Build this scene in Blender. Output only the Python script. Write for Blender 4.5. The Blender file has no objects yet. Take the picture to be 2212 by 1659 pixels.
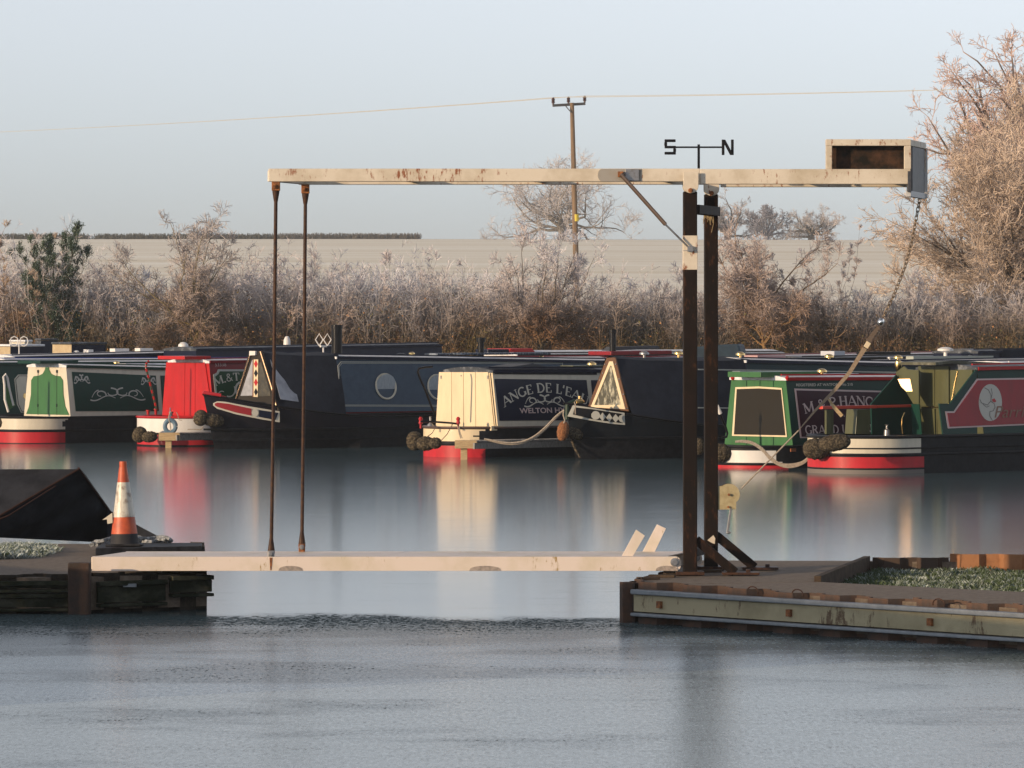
import bpy, bmesh, math, random
import numpy as np
from mathutils import Vector, Matrix

# ------------------------------------------------------------------ camera, world, sun
S = bpy.context.scene
C = S.collection
F = 10000.0            # focal length in units of a 2212 px wide picture
HZ = 700.0             # horizon row in those units
H = 2.65               # eye height above the ice
cam = bpy.data.objects.new('camera', bpy.data.cameras.new('camera'))
C.objects.link(cam)
cam.location = (0, 0, H)
cam.rotation_euler = (math.radians(90), 0, 0)
cam.data.sensor_width = 36.0
cam.data.lens = 36.0 * F / 2212.0
cam.data.shift_y = -(829.5 - HZ) / 2212.0
cam.data.clip_start = 1.0
cam.data.clip_end = 8000.0
S.camera = cam

SUN_AZ = (-0.82, -0.572)        # horizontal direction towards the sun
SUN_EL = math.radians(10.0)
w = bpy.data.worlds.new('World'); S.world = w; w.use_nodes = True
nt = w.node_tree
bg = nt.nodes['Background']
sky = nt.nodes.new('ShaderNodeTexSky'); sky.sky_type = 'NISHITA'
sky.sun_disc = False
sky.sun_elevation = SUN_EL
sky.sun_rotation = math.atan2(SUN_AZ[0], SUN_AZ[1])
sky.air_density = 0.85; sky.dust_density = 0.34; sky.ozone_density = 7.0
hs = nt.nodes.new('ShaderNodeHueSaturation')
hs.inputs['Saturation'].default_value = 0.24
nt.links.new(sky.outputs[0], hs.inputs['Color'])
wb = nt.nodes.new('ShaderNodeMix'); wb.data_type = 'RGBA'; wb.blend_type = 'MULTIPLY'; wb.inputs[0].default_value = 1
wb.inputs[7].default_value = (1.05, 1.04, 1.01, 1)      # white balance of the camera
nt.links.new(hs.outputs[0], wb.inputs[6]); nt.links.new(wb.outputs[2], bg.inputs[0])
bg.inputs[1].default_value = 0.15
sd = bpy.data.lights.new('sun', 'SUN'); sd.energy = 3.5; sd.angle = math.radians(0.6)
sd.color = (1.0, 0.74, 0.47)
so = bpy.data.objects.new('sun', sd); C.objects.link(so)
so.location = (-60, -30, 40)
sv = Vector((SUN_AZ[0]*math.cos(SUN_EL), SUN_AZ[1]*math.cos(SUN_EL), math.sin(SUN_EL)))
so.rotation_euler = sv.to_track_quat('Z', 'Y').to_euler()
S.view_settings.view_transform = 'Standard'
S.view_settings.look = 'None'
S.view_settings.gamma = 1.0
S.view_settings.use_curve_mapping = False
S.view_settings.exposure = 0.5
S.render.engine = 'CYCLES'
S.cycles.volume_bounces = 0
S.cycles.max_bounces = 6

rng = np.random.default_rng(7)
random.seed(7)

# ------------------------------------------------------------------ measuring helpers
def PT(px, py, Y):
    """world point at distance Y that the measured point of the photograph shows"""
    return Vector(((px-1106.0)/F*Y, Y, H-(py-HZ)/F*Y))
def PZ(px, py, z=0.0):
    return PT(px, py, (H-z)*F/(py-HZ))
def c1(x, y): return (x*.25802, 697.6+y*.25802)
def c2(x, y): return (380.5+x*.25802, 697.6+y*.25802)
def c3(x, y): return (856.1+x*.25802, 697.6+y*.25802)
def c4(x, y): return (1268.3+x*.20069, 697.6+y*.20069)
def c5(x, y): return (1522.0+x*.31193, 729.3+y*.31193)

# ------------------------------------------------------------------ materials
MATS = {}
def mat(name, col, rough=.5, metal=0, col2=None, scale=4, thr=(.4, .6), bump=0, bscale=60, spec=.5, stretch=(1, 1, 1), detail=6, coat=0):
    if name in MATS: return MATS[name]
    m = bpy.data.materials.new(name); m.use_nodes = True
    n = m.node_tree; b = n.nodes['Principled BSDF']
    b.inputs['Base Color'].default_value = (*col, 1)
    b.inputs['Roughness'].default_value = rough
    b.inputs['Metallic'].default_value = metal
    b.inputs['Specular IOR Level'].default_value = spec
    b.inputs['Coat Weight'].default_value = coat*.15
    if coat: b.inputs['Specular IOR Level'].default_value = .22; b.inputs['Roughness'].default_value = max(rough, .28)
    b.inputs['Coat Roughness'].default_value = .08
    if max(col) < .045 and metal == 0: b.inputs['Specular IOR Level'].default_value = .12
    if coat and col2 is None:      # painted boats: faded and dirty in soft vertical streaks
        col2 = tuple(c*(.82 if max(col) > .4 and min(col) > .2 else .68)+.006 for c in col); scale, thr, stretch, detail = 4, (.42, .78), (1.6, 1.6, .45), 8
        bump = bump or .06; bscale = 7
    tc = n.nodes.new('ShaderNodeTexCoord'); mp = n.nodes.new('ShaderNodeMapping')
    mp.inputs['Scale'].default_value = stretch
    n.links.new(tc.outputs['Object'], mp.inputs[0])
    if col2 is not None:
        no = n.nodes.new('ShaderNodeTexNoise'); no.inputs['Scale'].default_value = scale
        no.inputs['Detail'].default_value = detail; no.inputs['Roughness'].default_value = .65
        n.links.new(mp.outputs[0], no.inputs[0])
        r = n.nodes.new('ShaderNodeValToRGB')
        r.color_ramp.elements[0].position = thr[0]; r.color_ramp.elements[0].color = (*col, 1)
        r.color_ramp.elements[1].position = thr[1]; r.color_ramp.elements[1].color = (*col2, 1)
        n.links.new(no.outputs[0], r.inputs[0]); n.links.new(r.outputs[0], b.inputs['Base Color'])
    if bump:
        nb = n.nodes.new('ShaderNodeTexNoise'); nb.inputs['Scale'].default_value = bscale; nb.inputs['Detail'].default_value = 4
        n.links.new(tc.outputs['Object'], nb.inputs[0])
        bp = n.nodes.new('ShaderNodeBump'); bp.inputs['Strength'].default_value = bump; bp.inputs['Distance'].default_value = .01
        n.links.new(nb.outputs[0], bp.inputs['Height']); n.links.new(bp.outputs[0], b.inputs['Normal'])
    MATS[name] = m
    return m

def rusty(name, base, rust=(.23, .07, .02), amt=.62, dirt=(.35, .28, .18), rough=.5, scale=14):
    """weathered paint: soft dirt, small rust specks and vertical runs"""
    if name in MATS: return MATS[name]
    m = mat(name, base, rough, col2=dirt, scale=2.2, thr=(.45, .8), bump=.15, bscale=90)
    n = m.node_tree; b = n.nodes['Principled BSDF']
    src = b.inputs['Base Color'].links[0].from_socket
    tc = [q for q in n.nodes if q.type == 'TEX_COORD'][0]
    mp = n.nodes.new('ShaderNodeMapping'); mp.inputs['Scale'].default_value = (1.6, 1.6, .55)
    n.links.new(tc.outputs['Object'], mp.inputs[0])
    no = n.nodes.new('ShaderNodeTexNoise'); no.inputs['Scale'].default_value = scale; no.inputs['Detail'].default_value = 8; no.inputs['Roughness'].default_value = .75
    n.links.new(mp.outputs[0], no.inputs[0])
    big = n.nodes.new('ShaderNodeTexNoise'); big.inputs['Scale'].default_value = 1.3; n.links.new(tc.outputs['Object'], big.inputs[0])
    ad = n.nodes.new('ShaderNodeMath'); ad.operation = 'MULTIPLY_ADD'; ad.inputs[1].default_value = .35
    n.links.new(big.outputs[0], ad.inputs[0]); n.links.new(no.outputs[0], ad.inputs[2])
    r = n.nodes.new('ShaderNodeValToRGB'); r.color_ramp.elements[0].position = amt+.14; r.color_ramp.elements[1].position = amt+.21
    n.links.new(ad.outputs[0], r.inputs[0])
    mx = n.nodes.new('ShaderNodeMix'); mx.data_type = 'RGBA'
    n.links.new(r.outputs[0], mx.inputs[0]); n.links.new(src, mx.inputs[6]); mx.inputs[7].default_value = (*rust, 1)
    n.links.new(mx.outputs[2], b.inputs['Base Color'])
    return m

def vcol_mat(name, rough=.8):
    m = bpy.data.materials.new(name); m.use_nodes = True; n = m.node_tree; b = n.nodes['Principled BSDF']
    a = n.nodes.new('ShaderNodeAttribute'); a.attribute_name = 'tint'
    n.links.new(a.outputs['Color'], b.inputs['Base Color']); b.inputs['Roughness'].default_value = rough
    b.inputs['Specular IOR Level'].default_value = .2
    MATS[name] = m
    return m

# ------------------------------------------------------------------ object helpers
def tag(o, label=None, cat=None, group=None, kind=None):
    if label: o['label'] = label
    if cat: o['category'] = cat
    if group: o['group'] = group
    if kind: o['kind'] = kind
    return o
def empty(name, loc=(0, 0, 0), rz=0, label=None, cat=None, group=None, kind=None):
    o = bpy.data.objects.new(name, None); C.objects.link(o)
    o.location = loc; o.rotation_euler = (0, 0, rz); o.empty_display_size = .3
    return tag(o, label, cat, group, kind)

class MB:
    """collects simple shapes into one mesh"""
    def __init__(s): s.v = []; s.f = []; s.mi = []
    def add(s, vs, fs, mi=0):
        o = len(s.v); s.v += [tuple(v) for v in vs]; s.f += [tuple(i+o for i in f) for f in fs]; s.mi += [mi]*len(fs); return s
    def box(s, c, d, rot=None, mi=0):
        x, y, z = d[0]/2, d[1]/2, d[2]/2
        vs = [Vector((a*x, b*y, e*z)) for e in (-1, 1) for b in (-1, 1) for a in (-1, 1)]
        if rot is not None: vs = [rot @ v for v in vs]
        c = Vector(c); vs = [v+c for v in vs]
        return s.add(vs, [(0, 2, 3, 1), (4, 5, 7, 6), (0, 1, 5, 4), (2, 6, 7, 3), (0, 4, 6, 2), (1, 3, 7, 5)], mi)
    def bar(s, a, b, wd, ht, up=Vector((0, 0, 1)), mi=0):
        """rectangular bar from a to b; ht along up"""
        a = Vector(a); b = Vector(b); d = (b-a).normalized()
        sd = d.cross(up)
        if sd.length < 1e-4: sd = d.cross(Vector((0, 1, 0)))
        sd.normalize(); u = sd.cross(d).normalized()
        vs = []
        for p in (a, b):
            for i, j in ((-1, -1), (1, -1), (1, 1), (-1, 1)): vs.append(p+sd*(i*wd/2)+u*(j*ht/2))
        return s.add(vs, [(0, 1, 2, 3), (7, 6, 5, 4), (0, 4, 5, 1), (1, 5, 6, 2), (2, 6, 7, 3), (3, 7, 4, 0)], mi)
    def tube(s, pts, r, n=8, cap=True, mi=0):
        pts = [Vector(p) for p in pts]; k = len(pts)
        rs = r if isinstance(r, (list, tuple)) else [r]*k
        vs = []; prev = None
        for i, p in enumerate(pts):
            t = (pts[min(i+1, k-1)]-pts[max(i-1, 0)])
            if t.length < 1e-9: t = Vector((0, 0, 1))
            t.normalize()
            if prev is None:
                q = t.orthogonal().normalized()
            else:
                q = prev-t*prev.dot(t)
                q = q.normalized() if q.length > 1e-6 else t.orthogonal().normalized()
            prev = q; bb = t.cross(q)
            for j in range(n):
                a = 2*math.pi*j/n; vs.append(p+(q*math.cos(a)+bb*math.sin(a))*rs[i])
        fs = [(i*n+j, i*n+(j+1) % n, (i+1)*n+(j+1) % n, (i+1)*n+j) for i in range(k-1) for j in range(n)]
        if cap: fs += [tuple(range(n))[::-1], tuple((k-1)*n+j for j in range(n))]
        return s.add(vs, fs, mi)
    def prism(s, pts, d, mi=0):
        """polygon pts (3D) extruded by vector d"""
        pts = [Vector(p) for p in pts]; d = Vector(d); n = len(pts)
        nn = Vector((0, 0, 0))
        for i in range(n): nn += pts[i].cross(pts[(i+1) % n])
        if nn.dot(d) > 0: pts = pts[::-1]
        vs = pts+[p+d for p in pts]
        fs = [tuple(range(n)), tuple(range(2*n-1, n-1, -1))]+[(i, i+n, (i+1) % n+n, (i+1) % n) for i in range(n)]
        return s.add(vs, fs, mi)
    def lathe(s, prof, c=(0, 0, 0), n=16, axis=None, mi=0):
        c = Vector(c); vs = []; q = None
        if axis is not None: q = Vector((0, 0, 1)).rotation_difference(Vector(axis))
        for r, z in prof:
            for j in range(n):
                a = 2*math.pi*j/n; v = Vector((r*math.cos(a), r*math.sin(a), z))
                if q is not None: v = q @ v
                vs.append(c+v)
        k = len(prof)
        fs = [(i*n+j, i*n+(j+1) % n, (i+1)*n+(j+1) % n, (i+1)*n+j) for i in range(k-1) for j in range(n)]
        fs += [tuple(range(n))[::-1], tuple((k-1)*n+j for j in range(n))]
        return s.add(vs, fs, mi)
    def build(s, name, m, parent=None, smooth=False, bev=0, kind=None):
        me = bpy.data.meshes.new(name); me.from_pydata(s.v, [], s.f); me.update()
        for mm in (m if isinstance(m, (list, tuple)) else [m]): me.materials.append(mm)
        if any(s.mi): me.polygons.foreach_set('material_index', s.mi)
        o = bpy.data.objects.new(name, me); C.objects.link(o)
        if parent is not None: o.parent = parent
        if smooth:
            me.polygons.foreach_set('use_smooth', [True]*len(me.polygons))
            try: me.set_sharp_from_angle(angle=math.radians(38))
            except Exception: pass
        if bev:
            b = o.modifiers.new('edge', 'BEVEL'); b.width = bev; b.segments = 2; b.limit_method = 'ANGLE'
        if kind: o['kind'] = kind
        return o

def mesh_np(name, V, Q, m, parent=None, col=None):
    """numpy mesh: V (n,3), Q (m,k) faces of k corners, col (n,3) tint"""
    me = bpy.data.meshes.new(name); k = Q.shape[1]
    me.vertices.add(len(V)); me.vertices.foreach_set('co', V.astype(np.float32).ravel())
    me.loops.add(Q.size); me.loops.foreach_set('vertex_index', Q.astype(np.int32).ravel())
    me.polygons.add(len(Q)); me.polygons.foreach_set('loop_start', (np.arange(len(Q))*k).astype(np.int32))
    me.polygons.foreach_set('loop_total', np.full(len(Q), k, np.int32))
    if col is not None:
        a = me.color_attributes.new('tint', 'FLOAT_COLOR', 'POINT')
        c4_ = np.ones((len(V), 4), np.float32); c4_[:, :3] = col; a.data.foreach_set('color', c4_.ravel())
    me.materials.append(m); me.update(calc_edges=True)
    o = bpy.data.objects.new(name, me); C.objects.link(o)
    if parent is not None: o.parent = parent
    return o

def snoise(x, y, s=0):
    return (np.sin(x*1.3+s)+np.sin(x*2.9+y*1.7+s*2.1)+np.sin(y*2.3-x*.7+s*.7)+np.sin(x*5.3-y*3.1+s*1.3)*.6)/3.6

# common materials
M_WHITE = rusty('weathered_white_paint', (.62, .55, .45))
M_WHITE2 = rusty('weathered_white_deck_paint', (.68, .59, .53), rust=(.30, .20, .06), dirt=(.50, .44, .30), amt=.645, scale=9)
M_BLACKP = rusty('black_post_paint', (.010, .007, .006), rust=(.045, .02, .010), dirt=(.020, .010, .007), rough=.6, amt=.60)
M_RUST = mat('rust', (.30, .11, .03), .85, col2=(.14, .05, .02), scale=30, bump=.4, bscale=120)
M_STEEL = mat('dull_steel', (.28, .28, .29), .4, .7, col2=(.16, .13, .11), scale=20, thr=(.5, .75))
M_RODS = mat('dark_brown_rod', (.035, .02, .017), .45, col2=(.07, .035, .02), scale=25)
M_SHINE = mat('bright_zinc', (.85, .83, .8), .12, 1)
M_BRASS = mat('brass', (.75, .5, .2), .22, 1)
M_ROPE = mat('pale_rope', (.42, .36, .29), .9, col2=(.25, .2, .16), scale=40, thr=(.4, .7), bump=.6, bscale=300)
M_DROPE = mat('dark_rope', (.030, .024, .018), .95, col2=(.13, .105, .07), scale=30, thr=(.45, .62), bump=1, bscale=60)
M_OROPE = mat('coir_rope', (.16, .06, .025), .95, col2=(.3, .13, .05), scale=38, thr=(.45, .6), bump=1, bscale=90)
M_CREAM = mat('cream_paint', (.68, .56, .38), .3, coat=.4)
M_CREAM2 = mat('pale_cream_paint', (.58, .53, .43), .3, coat=.4)
M_RED = mat('red_paint', (.42, .014, .016), .3, coat=.4)
M_RED2 = mat('faded_red_paint', (.45, .02, .03), .4, coat=.2)
M_DRED = mat('dark_red_paint', (.22, .012, .018), .3, coat=.4)
M_MAROON = mat('maroon_paint', (.04, .008, .018), .3, coat=.4)
M_GREEN = mat('mid_green_paint', (.045, .14, .05), .35, coat=.3)
M_DGREEN = mat('dark_green_paint', (.007, .04, .03), .3, coat=.4)
M_OLIVE = mat('olive_green_paint', (.085, .088, .042), .3, coat=.3)
M_NAVY = mat('navy_paint', (.008, .012, .032), .3, coat=.4)
M_BLUEG = mat('slate_blue_paint', (.02, .042, .075), .35, coat=.3, col2=(.028, .055, .09), scale=6)
M_BLUE = mat('royal_blue_paint', (.02, .045, .22), .35, coat=.3)
M_HULL = mat('black_hull_bitumen', (.006, .007, .010), .5, col2=(.013, .014, .018), scale=9)
M_BLACK = mat('black_gloss_paint', (.008, .008, .010), .3, coat=.3)
M_WHITEP = mat('white_paint', (.66, .64, .62), .35, coat=.2)
M_TARP = mat('navy_black_canvas', (.010, .013, .022), .75, col2=(.016, .02, .032), scale=3, bump=.5, bscale=9)
M_FROSTROOF = mat('frosted_roof', (.52, .53, .56), .7, col2=(.68, .69, .72), scale=7, bump=.3, bscale=40)
M_DARKROOF = mat('dark_roof_paint', (.03, .035, .045), .5, col2=(.25, .27, .3), scale=5, thr=(.5, .8))
M_GLASS = mat('pale_curtained_glass', (.30, .34, .38), .12, col2=(.42, .45, .48), scale=9, stretch=(6, 6, .4), coat=.6)
M_DGLASS = mat('dark_glass', (.02, .02, .02), .08, col2=(.05, .045, .04), scale=8, coat=.6)
M_WOOD = mat('pale_new_timber', (.46, .34, .19), .8, col2=(.34, .24, .13), scale=12, stretch=(1, 1, 5))
M_OLDWOOD = mat('grey_weathered_timber', (.16, .15, .14), .85, col2=(.24, .23, .22), scale=14, stretch=(4, 1, 1))
M_LET = mat('pale_lettering_paint', (.55, .52, .44), .5)
M_LETP = mat('pinkish_lettering_paint', (.55, .42, .40), .5)
M_GREYL = mat('grey_outline_paint', (.42, .42, .38), .5)
# ------------------------------------------------------------------ frozen water
def ice_material():
    m = bpy.data.materials.new('ice'); m.use_nodes = True; n = m.node_tree; b = n.nodes['Principled BSDF']
    L = n.links.new
    tc = n.nodes.new('ShaderNodeTexCoord')
    def noise(sc, det=5, st=(1, 1, 1), ro=.6):
        mp = n.nodes.new('ShaderNodeMapping'); mp.inputs['Scale'].default_value = st
        L(tc.outputs['Object'], mp.inputs[0])
        q = n.nodes.new('ShaderNodeTexNoise'); q.inputs['Scale'].default_value = sc; q.inputs['Detail'].default_value = det
        q.inputs['Roughness'].default_value = ro; L(mp.outputs[0], q.inputs[0]); return q.outputs[0]
    def ramp(src, a, bb, ca=0, cb=1):
        r = n.nodes.new('ShaderNodeMapRange'); r.inputs[1].default_value = a; r.inputs[2].default_value = bb
        r.inputs[3].default_value = ca; r.inputs[4].default_value = cb; L(src, r.inputs[0]); return r.outputs[0]
    def mul(a, c):
        r = n.nodes.new('ShaderNodeMath'); r.operation = 'MULTIPLY'; L(a, r.inputs[0])
        if isinstance(c, (int, float)): r.inputs[1].default_value = c
        else: L(c, r.inputs[1])
        return r.outputs[0]
    def add(a, c):
        r = n.nodes.new('ShaderNodeMath'); r.operation = 'ADD'; L(a, r.inputs[0]); r.use_clamp = True
        if isinstance(c, (int, float)): r.inputs[1].default_value = c
        else: L(c, r.inputs[1])
        return r.outputs[0]
    sx = n.nodes.new('ShaderNodeSeparateXYZ'); L(tc.outputs['Object'], sx.inputs[0])
    # the rough refrozen ice lies in front of the gap between the quays, smooth ice behind
    wob = noise(.30, 5, (1, .5, 1), .6)
    yy = n.nodes.new('ShaderNodeMath'); yy.operation = 'MULTIPLY_ADD'; L(wob, yy.inputs[0]); yy.inputs[1].default_value = 5.0; L(sx.outputs[1], yy.inputs[2])
    near = ramp(yy.outputs[0], 44.9, 44.2)              # 1 in the near zone
    seam = mul(ramp(yy.outputs[0], 45.3, 44.4), ramp(yy.outputs[0], 41.4, 44.0))
    patch = noise(.62, 6, (.5, .9, 1), .62)                   # big frosty patches
    grain = noise(30, 6, (1, .22, 1), .75)
    fine = noise(80, 4, (1, .25, 1), .7)
    yb2 = n.nodes.new('ShaderNodeMath'); yb2.operation = 'MULTIPLY_ADD'; L(ramp(sx.outputs[1], 33.0, 40.0, .08, -.13), yb2.inputs[0]); yb2.inputs[1].default_value = 1; L(patch, yb2.inputs[2])
    pm = ramp(yb2.outputs[0], .42, .54)
    gr = mul(ramp(grain, .40, .62), near)
    frost = add(mul(pm, .75), mul(mul(gr, ramp(pm, 0, 1, .35, .9)), .55))
    streak = noise(4, 7, (.16, 1, 1), .75)
    st = mul(ramp(streak, .55, .68), .5)
    mx = n.nodes.new('ShaderNodeMix'); mx.data_type = 'RGBA'
    fm = add(mul(frost, near), mul(st, .8)); L(fm, mx.inputs[0])
    mx.inputs[6].default_value = (.045, .075, .085, 1); mx.inputs[7].default_value = (.25, .305, .32, 1)
    mx2 = n.nodes.new('ShaderNodeMix'); mx2.data_type = 'RGBA'
    spk = mul(mul(ramp(noise(34, 4, (1, .24, 1), .75), .50, .63), near), ramp(noise(1.3, 4, (.5, 1, 1)), .40, .60, .35, 1)); spk2 = mul(ramp(noise(9, 5, (.25, 1, 1), .8), .66, .72), ramp(yy.outputs[0], 52, 46))
    dk = add(mul(seam, ramp(noise(22, 6, (.5, .6, 1), .8), .48, .60, 0, .8)), mul(add(spk, mul(spk2, .9)), .80)); L(dk, mx2.inputs[0])
    L(mx.outputs[2], mx2.inputs[6]); mx2.inputs[7].default_value = (.03, .035, .03, 1)
    L(mx2.outputs[2], b.inputs['Base Color'])
    rr = add(add(mul(near, .06), mul(mul(gr, near), .10)), add(mul(st, .10), .12))
    L(rr, b.inputs['Roughness'])
    b.inputs['IOR'].default_value = 1.33
    clr = mul(near, ramp(pm, 1, 0)); spx = add(add(ramp(seam, 0, 1, .47, .30), mul(dk, -.42)), mul(clr, -.24)); L(spx, b.inputs['Specular IOR Level'])
    bp = n.nodes.new('ShaderNodeBump'); bp.inputs['Distance'].default_value = .012
    hh = add(mul(add(mul(grain, .5), mul(fine, .25)), near), mul(streak, .25)); L(hh, bp.inputs['Height'])
    L(ramp(near, 0, 1, .06, .12), bp.inputs['Strength']); L(bp.outputs[0], b.inputs['Normal'])
    return m
mb = MB()
xs = [-160, -60, -20, 0, 20, 60, 160]; ys = [2, 30, 60, 100, 146]
mb.add([(x, y, 0) for y in ys for x in xs], [(j*7+i, j*7+i+1, (j+1)*7+i+1, (j+1)*7+i) for j in range(4) for i in range(6)])
ice = mb.build('frozen_water', ice_material(), kind='structure')
ice['label'] = 'grey blue sheet of ice with frosty patches covering the marina water'

# ------------------------------------------------------------------ bank, field, far land
def land_z(x, y):
    pts = [(142, -.5), (144.5, .25), (147, .75), (152, 1.1), (160, 1.35), (200, 2.55), (300, 5.6), (420, 9.2), (520, 11.9), (600, 13.62), (680, 14.1), (900, 13.0), (3500, -10)]
    Y = [p[0] for p in pts]; Z = [p[1] for p in pts]
    z = np.interp(y, Y, Z)
    return z - np.clip((-x-20)/120, 0, 1)*.35*(y > 300) + np.clip((x-10)/80, -1, 1)*-.18*(y > 300)
gy = np.concatenate([np.linspace(141, 160, 24), np.linspace(166, 600, 50), np.linspace(620, 900, 10), [1500, 2500, 3500]])
gx = np.concatenate([np.linspace(-1500, -120, 8), np.linspace(-100, 100, 51), np.linspace(120, 1500, 8)])
GX, GY = np.meshgrid(gx, gy)
GZ = land_z(GX, GY) + snoise(GX*.5, GY*.4)*.05*(GY < 200)
V = np.stack([GX, GY, GZ], -1).reshape(-1, 3); nx = len(gx)
Q = np.array([(j*nx+i, j*nx+i+1, (j+1)*nx+i+1, (j+1)*nx+i) for j in range(len(gy)-1) for i in range(nx-1)])
m = mat('frosted_stubble', (.70, .62, .47), .9, col2=(.85, .80, .68), scale=.35, thr=(.38, .62), stretch=(.03, .3, 1), detail=9, bump=.6, bscale=3)
fld = mesh_np('frosted_field', V, Q, m)
fld['kind'] = 'structure'; fld['label'] = 'pale frosted field rising to the horizon behind the hedge'
fld.data.polygons.foreach_set('use_smooth', [True]*len(Q))
# marina bed, hidden under the ice, so that the land has no hole
mb = MB(); mb.add([(-1500, -200, -.9), (1500, -200, -.9), (1500, 143, -.9), (-1500, 143, -.9)], [(0, 1, 2, 3)])
bed = mb.build('marina_bed', mat('mud', (.05, .04, .03), .9), kind='structure'); bed['label'] = 'dark mud under the ice'

# ------------------------------------------------------------------ the lifting barrier bridge
YF = 42.7; OFF = Vector((.232, .9, 0))
def FR(x, y, dy=0): return PT(x, y, YF)+Vector((0, dy, 0))
def B2(px0, py0, px1, py1): a = FR(px0, py0); b = FR(px1, py1); return a, b
br = empty('lifting_bridge', PZ(1490, 1248, .34), 0, 'white steel counterweighted lifting bridge on black posts spanning the gap between the two quays', 'bridge')
BO = Vector(br.location)
def L_(v): return Vector(v)-BO
u1 = YF/F      # metres per measured unit at the front frame
def rectbar(mb, x0, y0, x1, y1, depth, off=Vector((0, 0, 0)), yc=0):
    a, b = FR(x0, y0), FR(x1, y1)
    c = (a+b)/2+off+Vector((0, yc, 0))
    mb.box(L_(c), (abs(b.x-a.x), depth, abs(b.z-a.z)))
    return mb
# posts
for k in range(2):
    off = OFF*k; zb = .34
    p = MB(); a = FR(1490.5, 414)+off; hx = 30*u1/2
    z0 = zb; z1 = a.z
    p.box(L_((a.x, a.y, (z0+z1)/2)), (hx*2, .15, z1-z0))
    post = p.build('post', M_BLACKP, br, bev=.008)
    if k == 0:
        q = MB(); rectbar(q, 1474.6, 509, 1506.4, 583, .156); q.build('white_band', M_WHITE, post, bev=.004).parent = post
        for nm, yy in (('band_seam', 541),):
            q = MB(); rectbar(q, 1475, yy, 1506, yy+1.2, .162); q.build(nm, M_STEEL, post)
    # pivot bracket and bolt
    q = MB(); cx, top, bot = 1491.5, 372, 418
    pts = []
    rr = 16.5
    for i in range(13):
        t = math.pi*i/12
        pts.append(FR(cx+rr*math.cos(t), 403+15*math.sin(t)))
    pts = [FR(cx+rr, top), *pts, FR(cx-rr, top)]
    q.prism([L_(v+off+Vector((0, -.088, 0))) for v in pts], (0, -.012, 0))
    pb = q.build('pivot_bracket', M_WHITE, br, bev=.003)
    q = MB(); q.prism([L_(v+off+Vector((0, .10, 0))) for v in pts], (0, -.012, 0)); q.build('pivot_bracket', M_WHITE, br, bev=.003)
    q = MB(); q.lathe([(.022, 0), (.022, .02), (.013, .022), (.013, .045)], L_(FR(1490.7, 412)+off+Vector((0, -.1, 0))), 12, (0, -1, 0))
    q.build('bolt', M_RUST, pb, smooth=True)
    # brace and foot plates
    q = MB()
    if k == 0: a, b = FR(1506, 1168), FR(1588, 1252)
    else: a, b = PT(1549, 1158, YF+.9), PT(1630, 1240, YF+.9)
    b.z = .36; d = (b-a)
    q.bar(L_(a-d*.03), L_(b), .09, .085); q.build('brace', M_BLACKP, br, bev=.006)
    q = MB(); q.box(L_((b.x+.05, b.y, .352)), (.34, .2, .022)); q.box(L_((b.x+.12, b.y-.02, .375)), (.04, .04, .03))
    q.build('foot_plate', M_RODS, br, bev=.003)
    q = MB(); c = FR(1490, 1248)+off; q.box(L_((c.x, c.y, .355)), (.26, .26, .03)); q.build('foot_plate', M_RODS, br, bev=.003)
# cross bars between posts
q = MB(); a = FR(1500, 452); q.bar(L_(a), L_(FR(1500, 452)+OFF), .10, .085); q.build('crossbar', M_BLACKP, br, bev=.005)
q = MB(); q.bar(L_(FR(1492, 1195)), L_(FR(1492, 1195)+OFF), .07, .07); q.build('crossbar', M_BLACKP, br, bev=.005)
# patch of bare paint on the rear post foot
q = MB(); a = PT(1539, 1166, YF+.9-.079); q.prism([L_(PT(x, y, YF+.82)) for x, y in ((1528, 1167), (1541, 1156), (1545, 1163), (1544, 1175), (1538, 1173))], (0, -.004, 0))
q.build('worn_patch', M_WHITE, br)
# top beams, front and rear
for k in range(2):
    off = OFF*k
    q = MB(); rectbar(q, 580.5, 364.5, 1512, 392.5, .10, off); q.build('top_beam', M_WHITE, br, bev=.006)
    q = MB(); rectbar(q, 1512, 365.5, 1966, 398, .104, off); q.build('top_beam', M_WHITE, br, bev=.006)
for x, wd in ((586, .08), (840, .05), (1120, .05), (1400, .05), (1700, .05), (1945, .06)):
    q = MB(); q.bar(L_(FR(x, 380)+Vector((0, .05, 0))), L_(FR(x, 380)+OFF-Vector((0, .05, 0))), .08, wd+.02); q.build('cross_member', M_WHITE, br, bev=.004)
q = MB()   # round ended repaint patch; its grey also paints in the strut's cast shadow
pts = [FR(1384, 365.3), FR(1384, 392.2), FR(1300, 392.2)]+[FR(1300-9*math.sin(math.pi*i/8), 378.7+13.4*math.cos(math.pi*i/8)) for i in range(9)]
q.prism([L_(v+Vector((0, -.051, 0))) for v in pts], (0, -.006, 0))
q.build('repaint_shadow_patch', rusty('repaint_and_shadow_grey', (.30, .28, .25), dirt=(.22, .17, .11)), br)
q = MB(); rectbar(q, 1350, 366, 1380, 391, .01, yc=-.068); q.build('strut_plate', M_STEEL, br, bev=.003)
# gas strut
st = MB(); a = FR(1340, 377, -.11); b = FR(1437, 486, -.12); c = FR(1490, 538, -.11)
st.tube([L_(a), L_(b)], .019, 12); o1 = st.build('gas_strut', mat('bronze_cylinder', (.30, .2, .14), .3, .8), br, smooth=True)
q = MB(); q.tube([L_(b), L_(c)], .009, 8); q.build('piston_rod', M_STEEL, o1, smooth=True)
q = MB(); q.box(L_(a+Vector((0, .03, 0))), (.05, .06, .05)); q.build('strut_mount', M_RUST, o1)
q = MB(); q.box(L_(c+Vector((0, .02, 0))), (.05, .06, .05)); q.build('strut_mount', M_STEEL, o1)
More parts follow.
